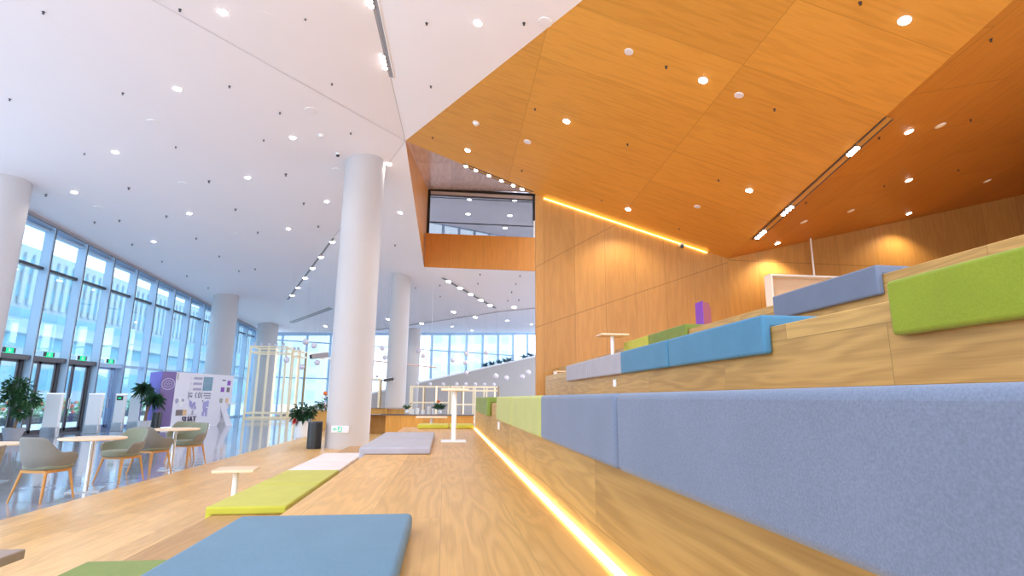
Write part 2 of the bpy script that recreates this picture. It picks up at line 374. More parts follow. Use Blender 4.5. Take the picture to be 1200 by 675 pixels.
# upper room behind the balcony glass
zc = gtl.z + .25
w1, w2, w3 = [on(x, y, (V((0, 0, 1)), zc)) for x, y in ((490, 257.5), (586, 276), (660, 292))]
struct('ceiling', MB().poly([(gtl.x - .4, GY + .1, zc), (6, GY + .1, zc), w3, w2, w1]), M['ceil_white'])
win = thing('window_3', kind='structure')
gz0 = pz0 + .12
MB().box(gtl.x, gtr2.x, GY, GY + .02, gz0, gtl.z - .2).build('pane', M['glass2'], win)
MB().box(gtl.x, gtr2.x, GY - .05, GY + .05, gtl.z - .30, gtl.z - .26).box(gtl.x, gtr2.x, GY - .04, GY + .04, gtl.z - .40, gtl.z - .38).box(gtl.x, gtr2.x, GY - .03, GY + .03, pz1 + .9, pz1 + .94).build('rail', M['dark'], win)
MB().box(gtl.x, gtr2.x, GY - .06, GY + .06, gtl.z - .08, gtl.z + .05).box(gtl.x - .02, gtl.x + .12, GY - .08, GY + .06, gz0, gtl.z).box(gtr.x - .16, gtr.x - .02, GY - .08, GY + .06, pz1 + 1.2, gtl.z).build('frame', M['black'], win)
MB().box(gtl.x, gtr2.x, GY - .02, GY + .03, gtl.z - .26, gtl.z - .08).build('fascia', M['booth'], win)
MB().box(gtr.x - .13, gtr.x - .06, GY - .07, GY + .05, gz0, pz1 + 1.2).build('jamb', M['white'], win)
# sloping window band of the upper room
dW = (w2 - w1); mb = MB(); mg = MB()
for k in range(-1, 6):
    p = w1 + dW * (.19 * k + .1); mb.bar(p, p + V((0, 0, -4)), .16)
mb.bar(w1 - dW * .4, w2 + dW * .6, .1); mb.bar(w1 - dW * .4 + V((0, 0, -.75)), w2 + dW * .6 + V((0, 0, -.75)), .1)
w4 = thing('window_4', kind='structure'); mb.build('frame', M['fin'], w4)
mg.poly([w1 - dW * .4, w2 + dW * .6, w2 + dW * .6 - V((0, 0, 4)), w1 - dW * .4 - V((0, 0, 4))]).build('pane', M['glass'], w4)
# trims
tz = lambda y: zon(FA, XW, y)
struct('trim_1', MB().prism([(XW - .02, -1, tz(-1) - .02), (XW + .12, -1, tz(-1) - .02), (XW + .12, -1, tz(-1) - .10), (XW - .02, -1, tz(-1) - .10)], (0, 44, tz(43) - tz(-1))), M['trim'])
struct('trim_2', MB().poly(strip3(W330 + V((0, 0, .02)) - FN * -.05, W760 - FN * -.05, FN, .12)), M['trim'])
mb = MB()
la, lb, lc = on(440, 387, FB), QQ, on(628, 361, FC)
for a, b in ((la, lb), (lb, lc)):
    q = strip3(a - V((0, 0, .02)), b - V((0, 0, .02)), V((0, 0, 1)), .10); mb.poly(q)
struct('trim_3', mb, M['trim'])

# ------------------------------------------------------------------ left curtain wall (window_1) with doors
win = thing('window_1', kind='structure')
finY = [20.25 + 1.79 * k for k in range(-3, 13)]
GX = XW - .3
for y in finY:
    zt = tz(y) - .12
    MB().box(GX, XW, y, y + .07, 0, zt).build('mullion', M['fin'], win)
    MB().box(XW - .015, XW + .006, y + .06, y + .11, 0, zt).build('dark_edge', M['darkbrown'], win)  # dark strip along the fin's inner edge
mbt = []
for i, (y0, y1) in enumerate(zip(finY, finY[1:])):
    zt = tz((y0 + y1) / 2)
    MB().box(GX - .02, GX + .16, y0 + .07, y1, 5.60, 5.70).build('transom', M['dark'], win)
    MB().box(GX - .02, GX + .2, y0 + .07, y1, tz(y1) - .27, tz(y1) - .20).build('head_rail', M['fin'], win)
    MB().prism([(GX - .02, y0 + .07, tz(y0) - .2), (GX - .02, y1, tz(y1) - .2), (XW - .02, y1, tz(y1) - .10), (XW - .02, y0 + .07, tz(y0) - .10)], (0, 0, .04)).build('head_panel', M['fin'], win)
    MB().box(GX, GX + .012, y0 + .07, y1, 2.6, zt - .2).build('pane', M['glass'], win)
    if not 3 <= i + 0 <= 5 and i != 2:
        MB().box(GX - .02, GX + .14, y0 + .07, y1, 2.56, 2.66).build('transom', M['fin'], win)
        MB().box(GX - .02, GX + .1, y0 + .07, y1, 0, .1).build('sill', M['fin'], win)
        MB().box(GX, GX + .012, y0 + .07, y1, .1, 2.6).build('pane', M['glass'], win)
# glazed entrance doors between the fins
for n, i in enumerate((2, 3, 4, 5)):
    y0, y1 = finY[i] + .07, finY[i + 1]
    dr = thing('door_%d' % (n + 1), kind='structure')
    m_ = M['darkbrown'] if n < 3 else M['fin']
    MB().box(GX - .1, XW - .05, y0, y1, 2.50, 2.66).build('header', m_, dr)
    ym = (y0 + y1) / 2 + (-.1 if n < 3 else .55)
    f = MB().box(GX - .04, GX + .08, y1 - .12, y1, 0, 2.5).box(GX - .04, GX + .08, y0, y0 + .07, 0, 2.5).box(GX - .04, GX + .06, y0, y1, 0, .06)
    f.build('door_frame', m_, dr)
    for s in (0, 1):
        ya, yb = (y0 + .07, ym - .01) if s == 0 else (ym + .01, y1 - .12)
        lf = MB().box(GX - .02, GX + .03, ya, ya + .06, .06, 2.5).box(GX - .02, GX + .03, yb - .06, yb, .06, 2.5).box(GX - .02, GX + .03, ya, yb, 2.42, 2.5).box(GX - .02, GX + .03, ya, yb, .06, .16).build('door_leaf', m_, dr)
        MB().box(GX, GX + .01, ya + .06, yb - .06, .16, 2.42).build('pane', M['glass'], lf)
        yh = yb - .03 if s == 0 else ya + .03
        MB().tube((GX + .07, yh, .85), (GX + .07, yh, 1.25), .016).build('door_handle', M['steel'], lf)
# far curtain wall (window_2)
win = thing('window_2', kind='structure')
def fpt(t, z, off=0): p = FO + FDIR * t + FN * off; return V((p.x, p.y, z))
def ftop(t):
    a, b = W435, W628; ta, tb = (a - FO).dot(FDIR), (b - FO).dot(FDIR); return a.z + (b.z - a.z) * (t - ta) / (tb - ta)
ft = [1.5 + 1.84 * k for k in range(19)]
for t_ in ft:
    MB().prism([fpt(t_ - .07, 0), fpt(t_ + .07, 0), fpt(t_ + .07, 0, .2), fpt(t_ - .07, 0, .2)], (0, 0, ftop(t_) + .1)).build('mullion', M['fin'], win)
for t0, t1 in zip([0] + ft, ft + [35]):
    for z in (2.75, 5.55):
        MB().prism([fpt(t0, z), fpt(t1, z), fpt(t1, z, .1), fpt(t0, z, .1)], (0, 0, .10)).build('transom', M['fin'], win)
    MB().prism([fpt(t0, ftop(t0) - .25, .12), fpt(t1, ftop(t1) - .25, .12), fpt(t1, ftop(t1) + .1, .12), fpt(t0, ftop(t0) + .1, .12)], FN * .06).build('head_rail', M['fin'], win)
    MB().poly([fpt(t0, 0, .02), fpt(t1, 0, .02), fpt(t1, ftop(t1), .02), fpt(t0, ftop(t0), .02)]).build('pane', M['glass'], win)
# grey ramp wall climbing in front of the far windows
ra, rb = on(325, 487, RAMP), on(628, 418, RAMP); rc = rb + (rb - ra) * .25
struct('wall_ramp', MB().prism([(ra.x, ra.y, 0), (rc.x, rc.y, 0), rc, ra], FN * -.25), M['grey_wall'])
struct('trim_4', MB().prism([ra + FN * .06, rc + FN * .06, rc - FN * .32, ra - FN * .32], (0, 0, .13)), M['white'])

# ------------------------------------------------------------------ columns
def column(x, y, r, pl, label):
    z = zon(pl, x, y) + .2
    b = MB().lathe([(r, 0), (r, z)], (x, y, 0), 48)
    o = struct('column', b, M['col_white']); o['label'] = label; return o
c1 = V((-2.62, 15.98, 0))
column(c1.x, c1.y, .585, FA, 'nearest round white column, with a green exit sign low on it')
column(-12.95, 16.7, .62, FA, 'round white column cut by the left edge of the view')
cC = V((-12.25, 31.6, 0)); column(cC.x, cC.y, .66, FA, 'round white column behind the purple and white booth')
cD = V((-12.55, 40.2, 0)); column(cD.x, cD.y, .69, FA, 'round white column in the far window corner')
p2 = on(470, 320, FB); column(p2.x - .02, p2.y + .45, .455, FB, 'round white column behind the oak counter')
p3 = on(486, 386.5, FB); column(p3.x - .05, p3.y + .5, .42, FB, 'slender white column just right of the counter column, further off')
C2 = V((p2.x - .02, p2.y + .45, 0))

# ------------------------------------------------------------------ stepped seating
LV = [(-1.79, .435), (-.665, .87), (.51, 1.305), (1.66, 1.725), (2.86, 2.18)]
seat = thing('stepped_seating', 'broad oak stepped seating climbing to the right, lit along one riser', 'stepped seating')
ends = [11.2, 9.6, 9.15, 9.1, 9.05]
xr = [LV[1][0], LV[2][0], LV[3][0], LV[4][0], 25.9]
for (x, z), e, x1 in zip(LV, ends, xr):
    o = MB().box(x, x1, -1.1, e, 0.012, z)
    # top boards and riser boards as two skins of one step
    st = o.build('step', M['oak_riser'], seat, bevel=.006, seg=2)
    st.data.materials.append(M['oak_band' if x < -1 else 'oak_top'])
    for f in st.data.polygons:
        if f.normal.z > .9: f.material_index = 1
MB().box(3.0, 25.9, 9.06, YE - .02, 0.012, 2.18).build('landing', M['oak_riser'], seat)
MB().box(.486, .509, -1.05, 9.1, .871, .880).build('led_strip', M['led'], seat)['label'] = 'glowing warm strip light at the foot of the riser'
for (px, py, X) in ((720, 449, LV[3][0]), (584, 499, LV[2][0])):
    q = atX(px, py, X - .01)
    MB().box(X - .012, X - .0005, q.y - .045, q.y + .045, q.z - .035, q.z + .035).build('power_outlet', M['white'], seat, bevel=.004)

# ------------------------------------------------------------------ cushions
DR = .14
def cushion(level, y0, y1, c, label, dx=0, depth=.56, far_end=False):
    x, z = LV[level]; x += dx; L = y1 - y0 - .02
    pr = [(-.05, 0, -DR), (-.05, 0, .062), (depth, 0, .062), (depth, 0, .0005), (-.0015, 0, .0005), (-.0015, 0, -DR)]
    o = MB().prism(pr, (0, L, 0)).build('seat_cushion', M['fab_' + c], bevel=.016, seg=4, label=label, cat='cushion', group='fabric cushions on the stepped seating')
    o.location = (x, y0 + .006, z); return o
cushion(1, .98, 2.2, 'blue_grey', 'large steel blue cushion lying across the foreground step edge')
cushion(1, 4.98, 6.05, 'pale_grey', 'nearer of two joined pale grey cushions on the walkway edge')
cushion(1, 6.05, 7.18, 'pale_grey', 'farther of two joined pale grey cushions on the walkway edge, level with the tall table')
cushion(0, 2.15, 3.36, 'olive', 'olive green cushion on the lowest step beside the big blue cushion')
cushion(0, 4.8, 5.98, 'yellow', 'lime yellow cushion on the lowest step, nearer of two, with a small table behind')
cushion(0, 5.98, 7.1, 'yellow', 'lime yellow cushion on the lowest step between another yellow one and a white one')
cushion(0, 7.1, 8.12, 'white', 'white cushion on the lowest step touching the yellow ones')
cushion(0, 8.12, 9.2, 'white', 'white cushion at the far end of the lowest row near the big column')
cushion(2, .27, 1.48, 'grey', 'biggest blue grey cushion hanging over the riser at the right foreground')
cushion(2, 1.48, 2.67, 'grey', 'blue grey cushion between the lime cushions and the biggest grey one')
cushion(2, 2.67, 3.84, 'lime', 'pale lime cushion touching the blue grey ones above the glowing strip')
cushion(2, 3.84, 4.98, 'lime', 'pale lime cushion with the far end bare beside exposed oak riser')
cushion(2, 6.05, 7.2, 'olive', 'moss green cushion near the far end of the lit riser, dark end face showing')
cushion(2, 7.2, 8.3, 'olive', 'moss green cushion at the very end of the lit riser')
cushion(3, .62, 1.82, 'green', 'bright grass green cushion high at the right edge')
cushion(3, 2.61, 3.85, 'blue', 'strong blue cushion on the upper step with bare oak to its right')
cushion(3, 3.85, 4.96, 'blue', 'blue cushion on the upper step touching the pale grey ones')
cushion(3, 4.96, 6.17, 'pale_grey', 'pale grey cushion on the upper step touching the blue ones')
cushion(3, 6.17, 7.3, 'pale_grey', 'pale grey cushion at the far end of the upper step')
cushion(4, 3.2, 4.4, 'grey', 'grey blue cushion on the top step in front of the open shelf')
cushion(4, 6.16, 7.39, 'olive', 'moss green cushion on the top step beside the purple box')
cushion(4, 7.39, 8.48, 'yellow', 'yellow green cushion on the top step beside a small table')
# two cushions across the far end of the walkway
for x0, x1, lb in ((-.42, .09, 'lime yellow cushion at the far end of the walkway, left of the tall table foot'), (.09, .50, 'lime yellow cushion at the far end of the walkway against the lit riser')):
    pr = [(x0, .06, -DR), (x0, .06, .062), (x0, -.5, .062), (x0, -.5, .0005), (x0, .0015, .0005), (x0, .0015, -DR)]
    o = MB().prism(pr, (x1 - x0 - .012, 0, 0)).build('seat_cushion', M['fab_yellow'], bevel=.018, seg=3, label=lb, cat='cushion', group='fabric cushions on the stepped seating')
    o.location = (0, 9.6, .87)

# ------------------------------------------------------------------ small tables on the steps
def small_table(loc, label, h=.59, w=.31, d=.31, rz=0, top='oak_pale', stem=.028, th=.028):
    t = thing('side_table', label, 'table', loc, rz, 'small square side tables')
    MB().box(-w / 2, w / 2, -d / 2, d / 2, h - th, h).build('table_top', M[top], t, bevel=.006)
    MB().tube((0, 0, .015), (0, 0, h - th), stem, stem, 20).build('stem', M['white_metal'], t)
    MB().box(-.14, .14, -.14, .14, 0, .015).build('base_plate', M['white_metal'], t, bevel=.004)
    return t
small_table((.115, 6.42, .87), 'tall white pedestal table on the walkway with square foot, before the counter')
small_table((-2.18, 6.4, .012), 'low pale oak side table on the wood floor behind the yellow cushion', rz=radians(8), w=.40, d=.36)
small_table((-2.185, 2.90, .012), 'dark topped table corner at the lower left edge of the view', h=.61, w=.40, d=.4, top='walnut', th=.045)
small_table((-.22, 10.3, .435), 'low pale table beyond the far yellow cushions', w=.56, d=.4)
small_table((2.58, 8.3, 1.725), 'white pedestal table standing on the upper step above the grey cushions', h=.625, w=.44, d=.34)
tr = thing('lap_tray', 'thin pale tray at the far end of the upper step against the oak wall', 'tray', (1.9, 8.95, 1.725))
MB().box(-.12, .14, -.1, .1, .062, .078).build('tray_top', M['oak_pale'], tr)
for sx in (-.1, .12): MB().box(sx - .008, sx + .008, -.09, .09, 0, .062).build('foot', M['white_metal'], tr)

# ------------------------------------------------------------------ tub chairs and cafe tables
def tub_chair(loc, heading, label):
    t = thing('tub_chair', label, 'chair', loc, -heading, 'upholstered tub chairs in the lobby')
    NT, NV = 40, 10
    def prof(th, v, k):
        a = abs(th); T = radians(122)
        top = .62 + .20 * (1 - min(1, max(0, (a - radians(28)) / radians(50))) ** 2 * (3 - 2 * min(1, max(0, (a - radians(28)) / radians(50)))))
        q = max(0, (a - radians(98)) / (T - radians(98))); top -= .13 * (1 - sqrt(max(0, 1 - q * q)))
        bot = .40 + .07 * max(0, (a - radians(70)) / radians(52)) ** 2
        z = bot + (top - bot) * v
        rr = .20 + .10 * (1 - (1 - min(1, (z - .40) / .24)) ** 2.2)
        if k: rr -= .034
        rr += .03 * max(0, z - .64) / .18 * (1 if a < 1.2 else 0)
        x = rr * sin(th) * 1.0; y = -rr * cos(th) * (1.0 if a < pi / 2 else 1.0)
        if a > pi / 2: x = math.copysign(rr * (1 - .04 * (a - pi / 2)), th); y = rr * (a - pi / 2) * 1.25
        return V((x, y, z))
    b = bmesh.new(); G = {}
    T = radians(122)
    for k in (0, 1):
        for i in range(NT + 1):
            th = -T + 2 * T * i / NT
            for j in range(NV + 1): G[k, i, j] = b.verts.new(prof(th, j / NV, k))
    for i in range(NT):
        for j in range(NV):
            b.faces.new((G[0, i, j], G[0, i + 1, j], G[0, i + 1, j + 1], G[0, i, j + 1]))
            f = b.faces.new((G[1, i, j], G[1, i, j + 1], G[1, i + 1, j + 1], G[1, i + 1, j])); f.material_index = 1
        for j in (0, NV): b.faces.new((G[0, i, j], G[1, i, j], G[1, i + 1, j], G[0, i + 1, j]))
    for i in (0, NT):
        for j in range(NV): b.faces.new((G[0, i, j], G[0, i, j + 1], G[1, i, j + 1], G[1, i, j]))
    mb = MB(); mb.b.free(); mb.b = b
    o = mb.build('shell', M['shell'], t, subd=1); o.data.materials.append(M['shell_in'])
    pts = []
    for i in range(24):
        a = 2 * pi * i / 24; x = .235 * abs(cos(a)) ** .75 * math.copysign(1, cos(a)); y = .25 * abs(sin(a)) ** .75 * math.copysign(1, sin(a)) + .03; pts.append((x, y, .395))
    MB().prism(pts, (0, 0, .095)).build('seat_pad', M['shell_in'], t, bevel=.03, seg=3)
    fr = MB()
    L = {}
    for sx in (-1, 1):
        for sy in (-1, 1): L[sx, sy] = (V((.175 * sx, .17 * sy, .375)), V((.235 * sx, .235 * sy, 0)))
    fr.bar((-.18, -.17, .378), (.18, -.17, .378), .035).bar((-.18, .17, .378), (.18, .17, .378), .035).bar((-.175, -.18, .378), (-.175, .18, .378), .035).bar((.175, -.18, .378), (.175, .18, .378), .035)
    fr.build('seat_frame', M['oak_leg'], t)
    for k, (a, b_) in L.items(): MB().tube(b_, a, .011, .019, 10).build('leg', M['oak_leg'], t)
    return t
H = radians
tub_chair((-5.2, 8.24, 0), H(14), 'grey tub chair nearest the camera, back turned, in front of the first round table')
tub_chair((-5.17, 9.93, 0), H(196), 'olive grey tub chair facing the camera just behind the first round table')
tub_chair((-5.2, 10.92, 0), H(18), 'grey tub chair with its back turned, in front of the second round table')
tub_chair((-5.08, 12.1, 0), H(200), 'grey green tub chair facing the camera at the right of the second round table')
tub_chair((-5.5, 12.75, 0), H(165), 'tub chair whose rounded back shows between the second table and the booth')
tub_chair((-4.98, 6.6, 0), H(262), 'tub chair cut off by the left edge of the view')
def cafe_table(loc, label, r=.42, rz=0, s=1.0):
    t = thing('cafe_table', label, 'table', loc, rz, 'round cafe tables in the lobby')
    MB().lathe([(r - .02, .712 * s), (r, .712 * s + .008), (r, .712 * s + .023), (r - .008, .712 * s + .03)], n=40).build('table_top', M['oak_pale'], t)
    MB().tube((0, 0, .012), (0, 0, .712 * s), .035, .03, 18).build('stem', M['steel'], t)
    MB().box(-.2, .2, -.24, .24, 0, .014).build('base_plate', M['steel'], t, bevel=.004)
cafe_table((-5.14, 9.05, 0), 'round pale cafe table, nearest whole one, between two tub chairs', rz=H(20))
cafe_table((-5.1, 11.5, 0), 'round pale cafe table before the booth, second along the platform', rz=H(20))
cafe_table((-7.05, 9.85, 0), 'low round pale table at the left edge behind the nearest chair', rz=H(10), s=.8)

# ------------------------------------------------------------------ lobby: gates, exit signs, plants, bins
def pylon(x, y, label, screen=False, w=.46):
    t = thing('gate_pylon', label, 'gate pylon', (x, y, 0), 0, 'white entrance gate pylons')
    MB().box(-w / 2, w / 2, -.07, .07, .32, 1.40).build('body', M['white_metal'], t, bevel=.01)
    MB().box(-w / 2 - .01, w / 2 + .01, -.09, .09, 0, .32).build('base', M['steel'], t, bevel=.01)
    MB().box(-w / 2, w / 2, -.072, .072, 1.40, 1.42).build('top_light', M['neon'], t)
    if screen:
        s = MB().box(-.12, .10, -.082, -.071, 1.18, 1.34).build('screen', M['black'], t)
        MB().box(-.07, .04, -.086, -.083, 1.24, 1.28).build('readout', M['exit_green'], s)
pylon(-12.78, 20.1, 'white gate pylon nearest the potted tree, below the first exit signs')
pylon(-12.55, 21.9, 'white gate pylon in front of the third glass door')
pylon(-12.62, 23.6, 'white gate pylon with a small dark screen', True, .36)
pylon(-12.72, 24.9, 'white gate pylon beside the palm and the black bin', w=.42)
for k, (px, py, where) in enumerate(((10, 413.5, 'leftmost, above the first glass door'), (57, 418.5, 'above the second glass door'), (96, 422, 'above the third glass door'), (129, 426, 'above the pale fourth glass door'))):
    q = atX(px, py, XW - .1)
    e = thing('exit_sign', 'small green lit exit sign, ' + where, 'exit sign', (q.x, q.y, 2.66), 0, 'green exit signs over the entrance doors')
    MB().box(-.02, .02, -.26, .26, .02, .18).build('housing', M['black'], e, bevel=.006)
    MB().box(.0205, .026, -.15, .15, .0, .17).box(-.03, .03, -.17, .17, -.0, .02).build('face', M['exit_green'], e)
    # running figure and arrow
    r_ = MB().tube((.028, -.03, .14), (.03, -.03, .14), .018, n=10).box(.027, .03, -.05, .0, .07, .115).box(.027, .03, -.09, -.05, .04, .06).box(.027, .03, .0, .05, .035, .06).box(.027, .03, .0, .06, .10, .115)
    r_.build('running_figure', M['white'], e)
def crown(mb, c, R, n, L, w, flatten=.8, droop=.35):
    for i in range(n):
        d = V((random.gauss(0, 1), random.gauss(0, 1), random.gauss(0, 1) * flatten)).normalized()
        p = V(c) + V((d.x, d.y, d.z)) * R * random.uniform(.25, .95)
        dd = (d + V((random.uniform(-.5, .5), random.uniform(-.5, .5), random.uniform(-.2, .5)))).normalized()
        mb.leaf(p, dd, L * random.uniform(.7, 1.3), w * random.uniform(.7, 1.3), droop)
t = thing('potted_tree', 'bushy dark green potted tree at the left edge by the doors', 'potted plant', (-13.1, 19.0, 0))
MB().lathe([(.20, 0), (.28, .34), (.29, .36), (.26, .36), (.25, .32)], n=28).build('pot', M['potgrey'], t)
MB().lathe([(.25, .30), (.01, .325)], n=24).build('soil', M['soil'], t)
MB().tube((0, 0, .3), (.06, .02, .8), .045, .035, 8).tube((.06, .02, .8), (-.02, .05, 1.3), .035, .022, 8).tube((.06, .02, .8), (.28, 0, 1.15), .025, .015, 8).build('trunk', M['bark'], t)
mb = MB()
for c, R, n in (((-.12, 0, 1.62), .34, 500), ((.34, -.05, 1.2), .30, 420), ((.12, 0, .85), .22, 240), ((-.3, .1, 1.3), .3, 300)): crown(mb, c, R, n, .13, .055)
mb.build('foliage', M['leaf'], t)
t = thing('potted_palm', 'tree like potted plant with tufted crowns beside the purple booth', 'potted plant', (-12.12, 24.55, 0))
MB().lathe([(.20, 0), (.26, .36), (.24, .36), (.22, .32)], n=24).build('pot', M['pot'], t)
MB().tube((0, 0, .3), (.04, 0, .85), .06, .05, 8).tube((.04, 0, .85), (-.18, 0, 1.45), .035, .025, 8).tube((.04, 0, .85), (.22, 0, 1.1), .035, .025, 8).build('trunk', M['bark'], t)
for c in ((-.22, 0, 1.62), (.26, 0, 1.22)):
    mb = MB()
    for i in range(150):
        d = V((random.gauss(0, 1), random.gauss(0, 1), random.gauss(.3, .8))).normalized()
        mb.leaf(V(c) + d * random.uniform(0, .06), d, random.uniform(.3, .5), .07, random.uniform(.1, .7))
    mb.build('foliage_tuft', M['leaf2'], t)
def bin_(x, y, r, h, label):
    t = thing('waste_bin', label, 'bin', (x, y, 0.012 if x > -4.7 else 0))
    MB().lathe([(r, 0), (r, h - .03)], n=32).build('body', M['black'], t)
    MB().lathe([(r + .006, h - .03), (r + .006, h), (r - .03, h), (r - .04, h - .02)], n=32).build('rim', M['dark'], t)
bin_(-11.48, 24.15, .17, .72, 'tall black cylindrical bin in front of the purple booth')
bin_(-3.42, 15.62, .185, .70, 'black cylindrical bin against the near column')
# plants beside the near column
t = thing('potted_plant', 'leafy green plant with a red flower in a tall white pot by the column', 'potted plant', (-4.85, 20.2, 0.0))
MB().lathe([(.20, 0), (.23, .30), (.25, .54), (.22, .54), (.21, .5)], n=28).build('pot', M['pot'], t)
mb = MB(); crown(mb, (0, 0, .8), .36, 330, .2, .09, .6)
for i in range(60):
    a = random.uniform(0, 2 * pi); d = V((cos(a), sin(a), random.uniform(.6, 2))).normalized(); mb.leaf((0, 0, .52), d, random.uniform(.3, .6), .09, .2)
mb.build('foliage', M['leaf2'], t)
mb = MB()
for i in range(18):
    d = V((random.gauss(0, 1), random.gauss(0, 1), random.gauss(0, 1))).normalized(); mb.leaf((-.22, -.26, .55), d, .13, .09, .1)
mb.build('flower', M['red'], t)
pl = thing('planter_box', 'oak planter box of red and white blossoms just left of the near column', 'planter', (-5.35, 25.4, 0))
MB().box(-.35, .55, -.2, .2, 0, .78).build('box', M['oak_plain'], pl, bevel=.01)
mb = MB(); crown(mb, (.15, 0, 1.02), .36, 160, .2, .06, .7); mb.build('foliage', M['leaf'], pl)
mb = MB()
for i in range(40):
    d = V((random.gauss(0, 1), random.gauss(0, .6), random.gauss(0, .8))).normalized(); mb.sphere(V((.22, -.05, 1.05)) + d * .38, .035, 6)
mb.build('white_blossom', M['white'], pl)
MB().sphere((.12, -.05, 1.52), .10, 8).tube((.12, -.05, 1.4), (.14, 0, .9), .012, n=6).build('red_blossom', M['orangeflower'], pl)

# ------------------------------------------------------------------ purple and white exhibition booth
def rat(px, y): D = ray(px, 470); return V((D.x / D.y * y, y, 0))
K0, K1, K2, K3 = rat(172, 25.9), rat(186, 24.7), rat(203, 25.0), rat(271, 28.75)
HB = 2.36
booth = thing('exhibition_booth', 'purple and white exhibition booth with glowing base, in the lobby before a column', 'exhibition booth', K2)
def rel(p, z=0): return V((p.x - K2.x, p.y - K2.y, z))
n12 = (K2 - K1).cross(V((0, 0, 1))).normalized(); n23 = (K3 - K2).cross(V((0, 0, 1))).normalized(); n01 = (K1 - K0).cross(V((0, 0, 1))).normalized()
back = n23 * -.9
MB().prism([rel(K0), rel(K1), rel(K1) + V((.25, .9, 0)), rel(K0) + V((.3, .8, 0))], (0, 0, HB)).build('end_panel', M['purple'], booth)
MB().prism([rel(K1, .12), rel(K2, .12), rel(K2, .12) - n12 * .5, rel(K1, .12) - n12 * .5], (0, 0, HB - .12)).build('emblem_panel', M['purple2'], booth)
d23 = (K3 - K2).normalized(); L23 = (K3 - K2).length
def wp(s, z, o=0): return rel(K2, z) + d23 * s + n23 * o           # a point on the white face: s along, z up
pa = [wp(0, .14), wp(.10, .05), wp(2.3, .05), wp(2.45, 0), wp(L23 - .9, 0), wp(L23 - .45, .55), wp(L23, 1.0), wp(L23, HB), wp(0, HB)]
MB().prism(pa, n23 * -.9).build('white_panel', M['booth'], booth)
MB().prism([wp(.0, .03), wp(2.45, .03), wp(2.45, .08), wp(.0, .08)], n23 * .03).build('base_glow', M['neon'], booth)
MB().prism([rel(K1, .03), rel(K2, .03), rel(K2, .09), rel(K1, .09)], n12 * .02).build('base_glow', M['neon'], booth)
MB().prism([wp(L23 - .55, 0, .25), wp(L23 - .1, 0, .25), wp(L23 - .45, .95, .0), wp(L23 - .8, .95, .0)], n23 * -.06).build('slanted_display', M['booth'], booth)
MB().prism([wp(L23 - .3, .98, .12), wp(L23 + .35, .98, .12), wp(L23 + .35, .98, -.3), wp(L23 - .3, .98, -.3)], (0, 0, .05)).build('shelf_board', M['white'], booth)
def zm(z): return z + .26 if z < 1.3 else 1.56 + (z - 1.3) * .85
def pict(s0, s1, z0, z1, mat, name='poster', o=.006):
    z0, z1 = zm(z0), zm(z1)
    return MB().prism([wp(s0, z0, o), wp(s1, z0, o), wp(s1, z1, o), wp(s0, z1, o)], n23 * .004).build(name, M[mat], booth)
def pdisc(s, z, r, mat, name, o=.012): return MB().disc(wp(s, zm(z), o), n23, r, .004, 18).build(name, M[mat], booth)
# fractions of the face measured from its left edge and the floor
for z in (1.98, 1.70, 1.42):
    pict(1.02, 1.62, z - .06, z + .06, 'print_grey', 'info_bar'); pdisc(.98, z, .085, 'white', 'bar_dot'); pdisc(.98, z, .055, 'booth', 'bar_dot', .018)
pict(1.72, 2.34, 1.35, 2.08, 'screen', 'poster')
# big brackets and small lines of print
def pbars(items, mat='print_dark', name='print'):
    mb = MB()
    for s0, s1, z0, z1 in [(i[0], i[1], zm(i[2]), zm(i[3])) for i in items]: mb.prism([wp(s0, z0, .006), wp(s1, z0, .006), wp(s1, z1, .006), wp(s0, z1, .006)], n23 * .003)
    return mb.build(name, M[mat], booth)
pbars([(.84, .88, .98, 1.28), (.94, .98, 1.05, 1.22), (.98, 1.05, 1.05, 1.09), (1.05, 1.09, 1.05, 1.14), (.98, 1.09, 1.2, 1.24), (1.28, 1.32, 1.05, 1.22), (1.32, 1.38, 1.22, 1.26), (1.32, 1.38, 1.02, 1.06), (1.46, 1.50, 1.05, 1.22), (1.50, 1.58, 1.22, 1.26), (1.50, 1.58, 1.02, 1.06), (1.58, 1.62, 1.05, 1.22), (1.70, 1.73, 1.0, 1.28)], name='bracket_print')
pbars([(1.82, 2.32, 1.2, 1.24), (1.82, 2.30, 1.1, 1.135), (1.92, 2.32, 1.0, 1.035), (1.78, 1.84, .86, .92)], name='text_line')
pbars([(.06, .12, 1.85, 2.2)], 'print_olive', 'side_text')
pbars([(.95, 1.02, .72, .95), (1.0, 1.12, .62, .88), (1.1, 1.25, .55, .78), (1.2, 1.36, .66, .84), (1.3, 1.42, .52, .66)], 'lilac', 'diagram')
pbars([(1.18, 1.28, .30, .50)], 'print_grey', 'diagram')
pbars([(1.86, 2.06, .55, .86), (2.06, 2.24, .62, .9), (1.9, 2.2, .38, .58), (1.84, 2.0, .22, .4), (2.06, 2.2, .2, .42)], 'lilac', 'diagram')
for s, z, r in ((.30, .92, .13), (.55, .90, .11), (.45, .74, .1)): pdisc(s, z, r, 'white', 'bubble_chart'); 
pdisc(.20, .90, .10, 'print_grey', 'bubble_chart', .018); pdisc(.55, .92, .07, 'print_grey', 'bubble_chart', .018)
pict(.22, .62, .28, .52, 'print_brown'); pict(.62, .86, .28, .52, 'print_orange')
pbars([(.95, 1.55, .28, .30), (1.15, 1.38, .36, .375)], 'print_grey', 'text_line')
pict(2.98, 3.24, 1.30, 1.56, 'violet'); pict(3.42, 3.66, 1.68, 1.94, 'violet'); pict(3.42, 3.64, 1.30, 1.56, 'print_brown')
pict(3.02, 3.28, 1.92, 1.98, 'print_dark', 'text_line'); pict(3.0, 3.2, .80, 1.0, 'print_olive'); pict(3.42, 3.62, .80, 1.0, 'print_orange')
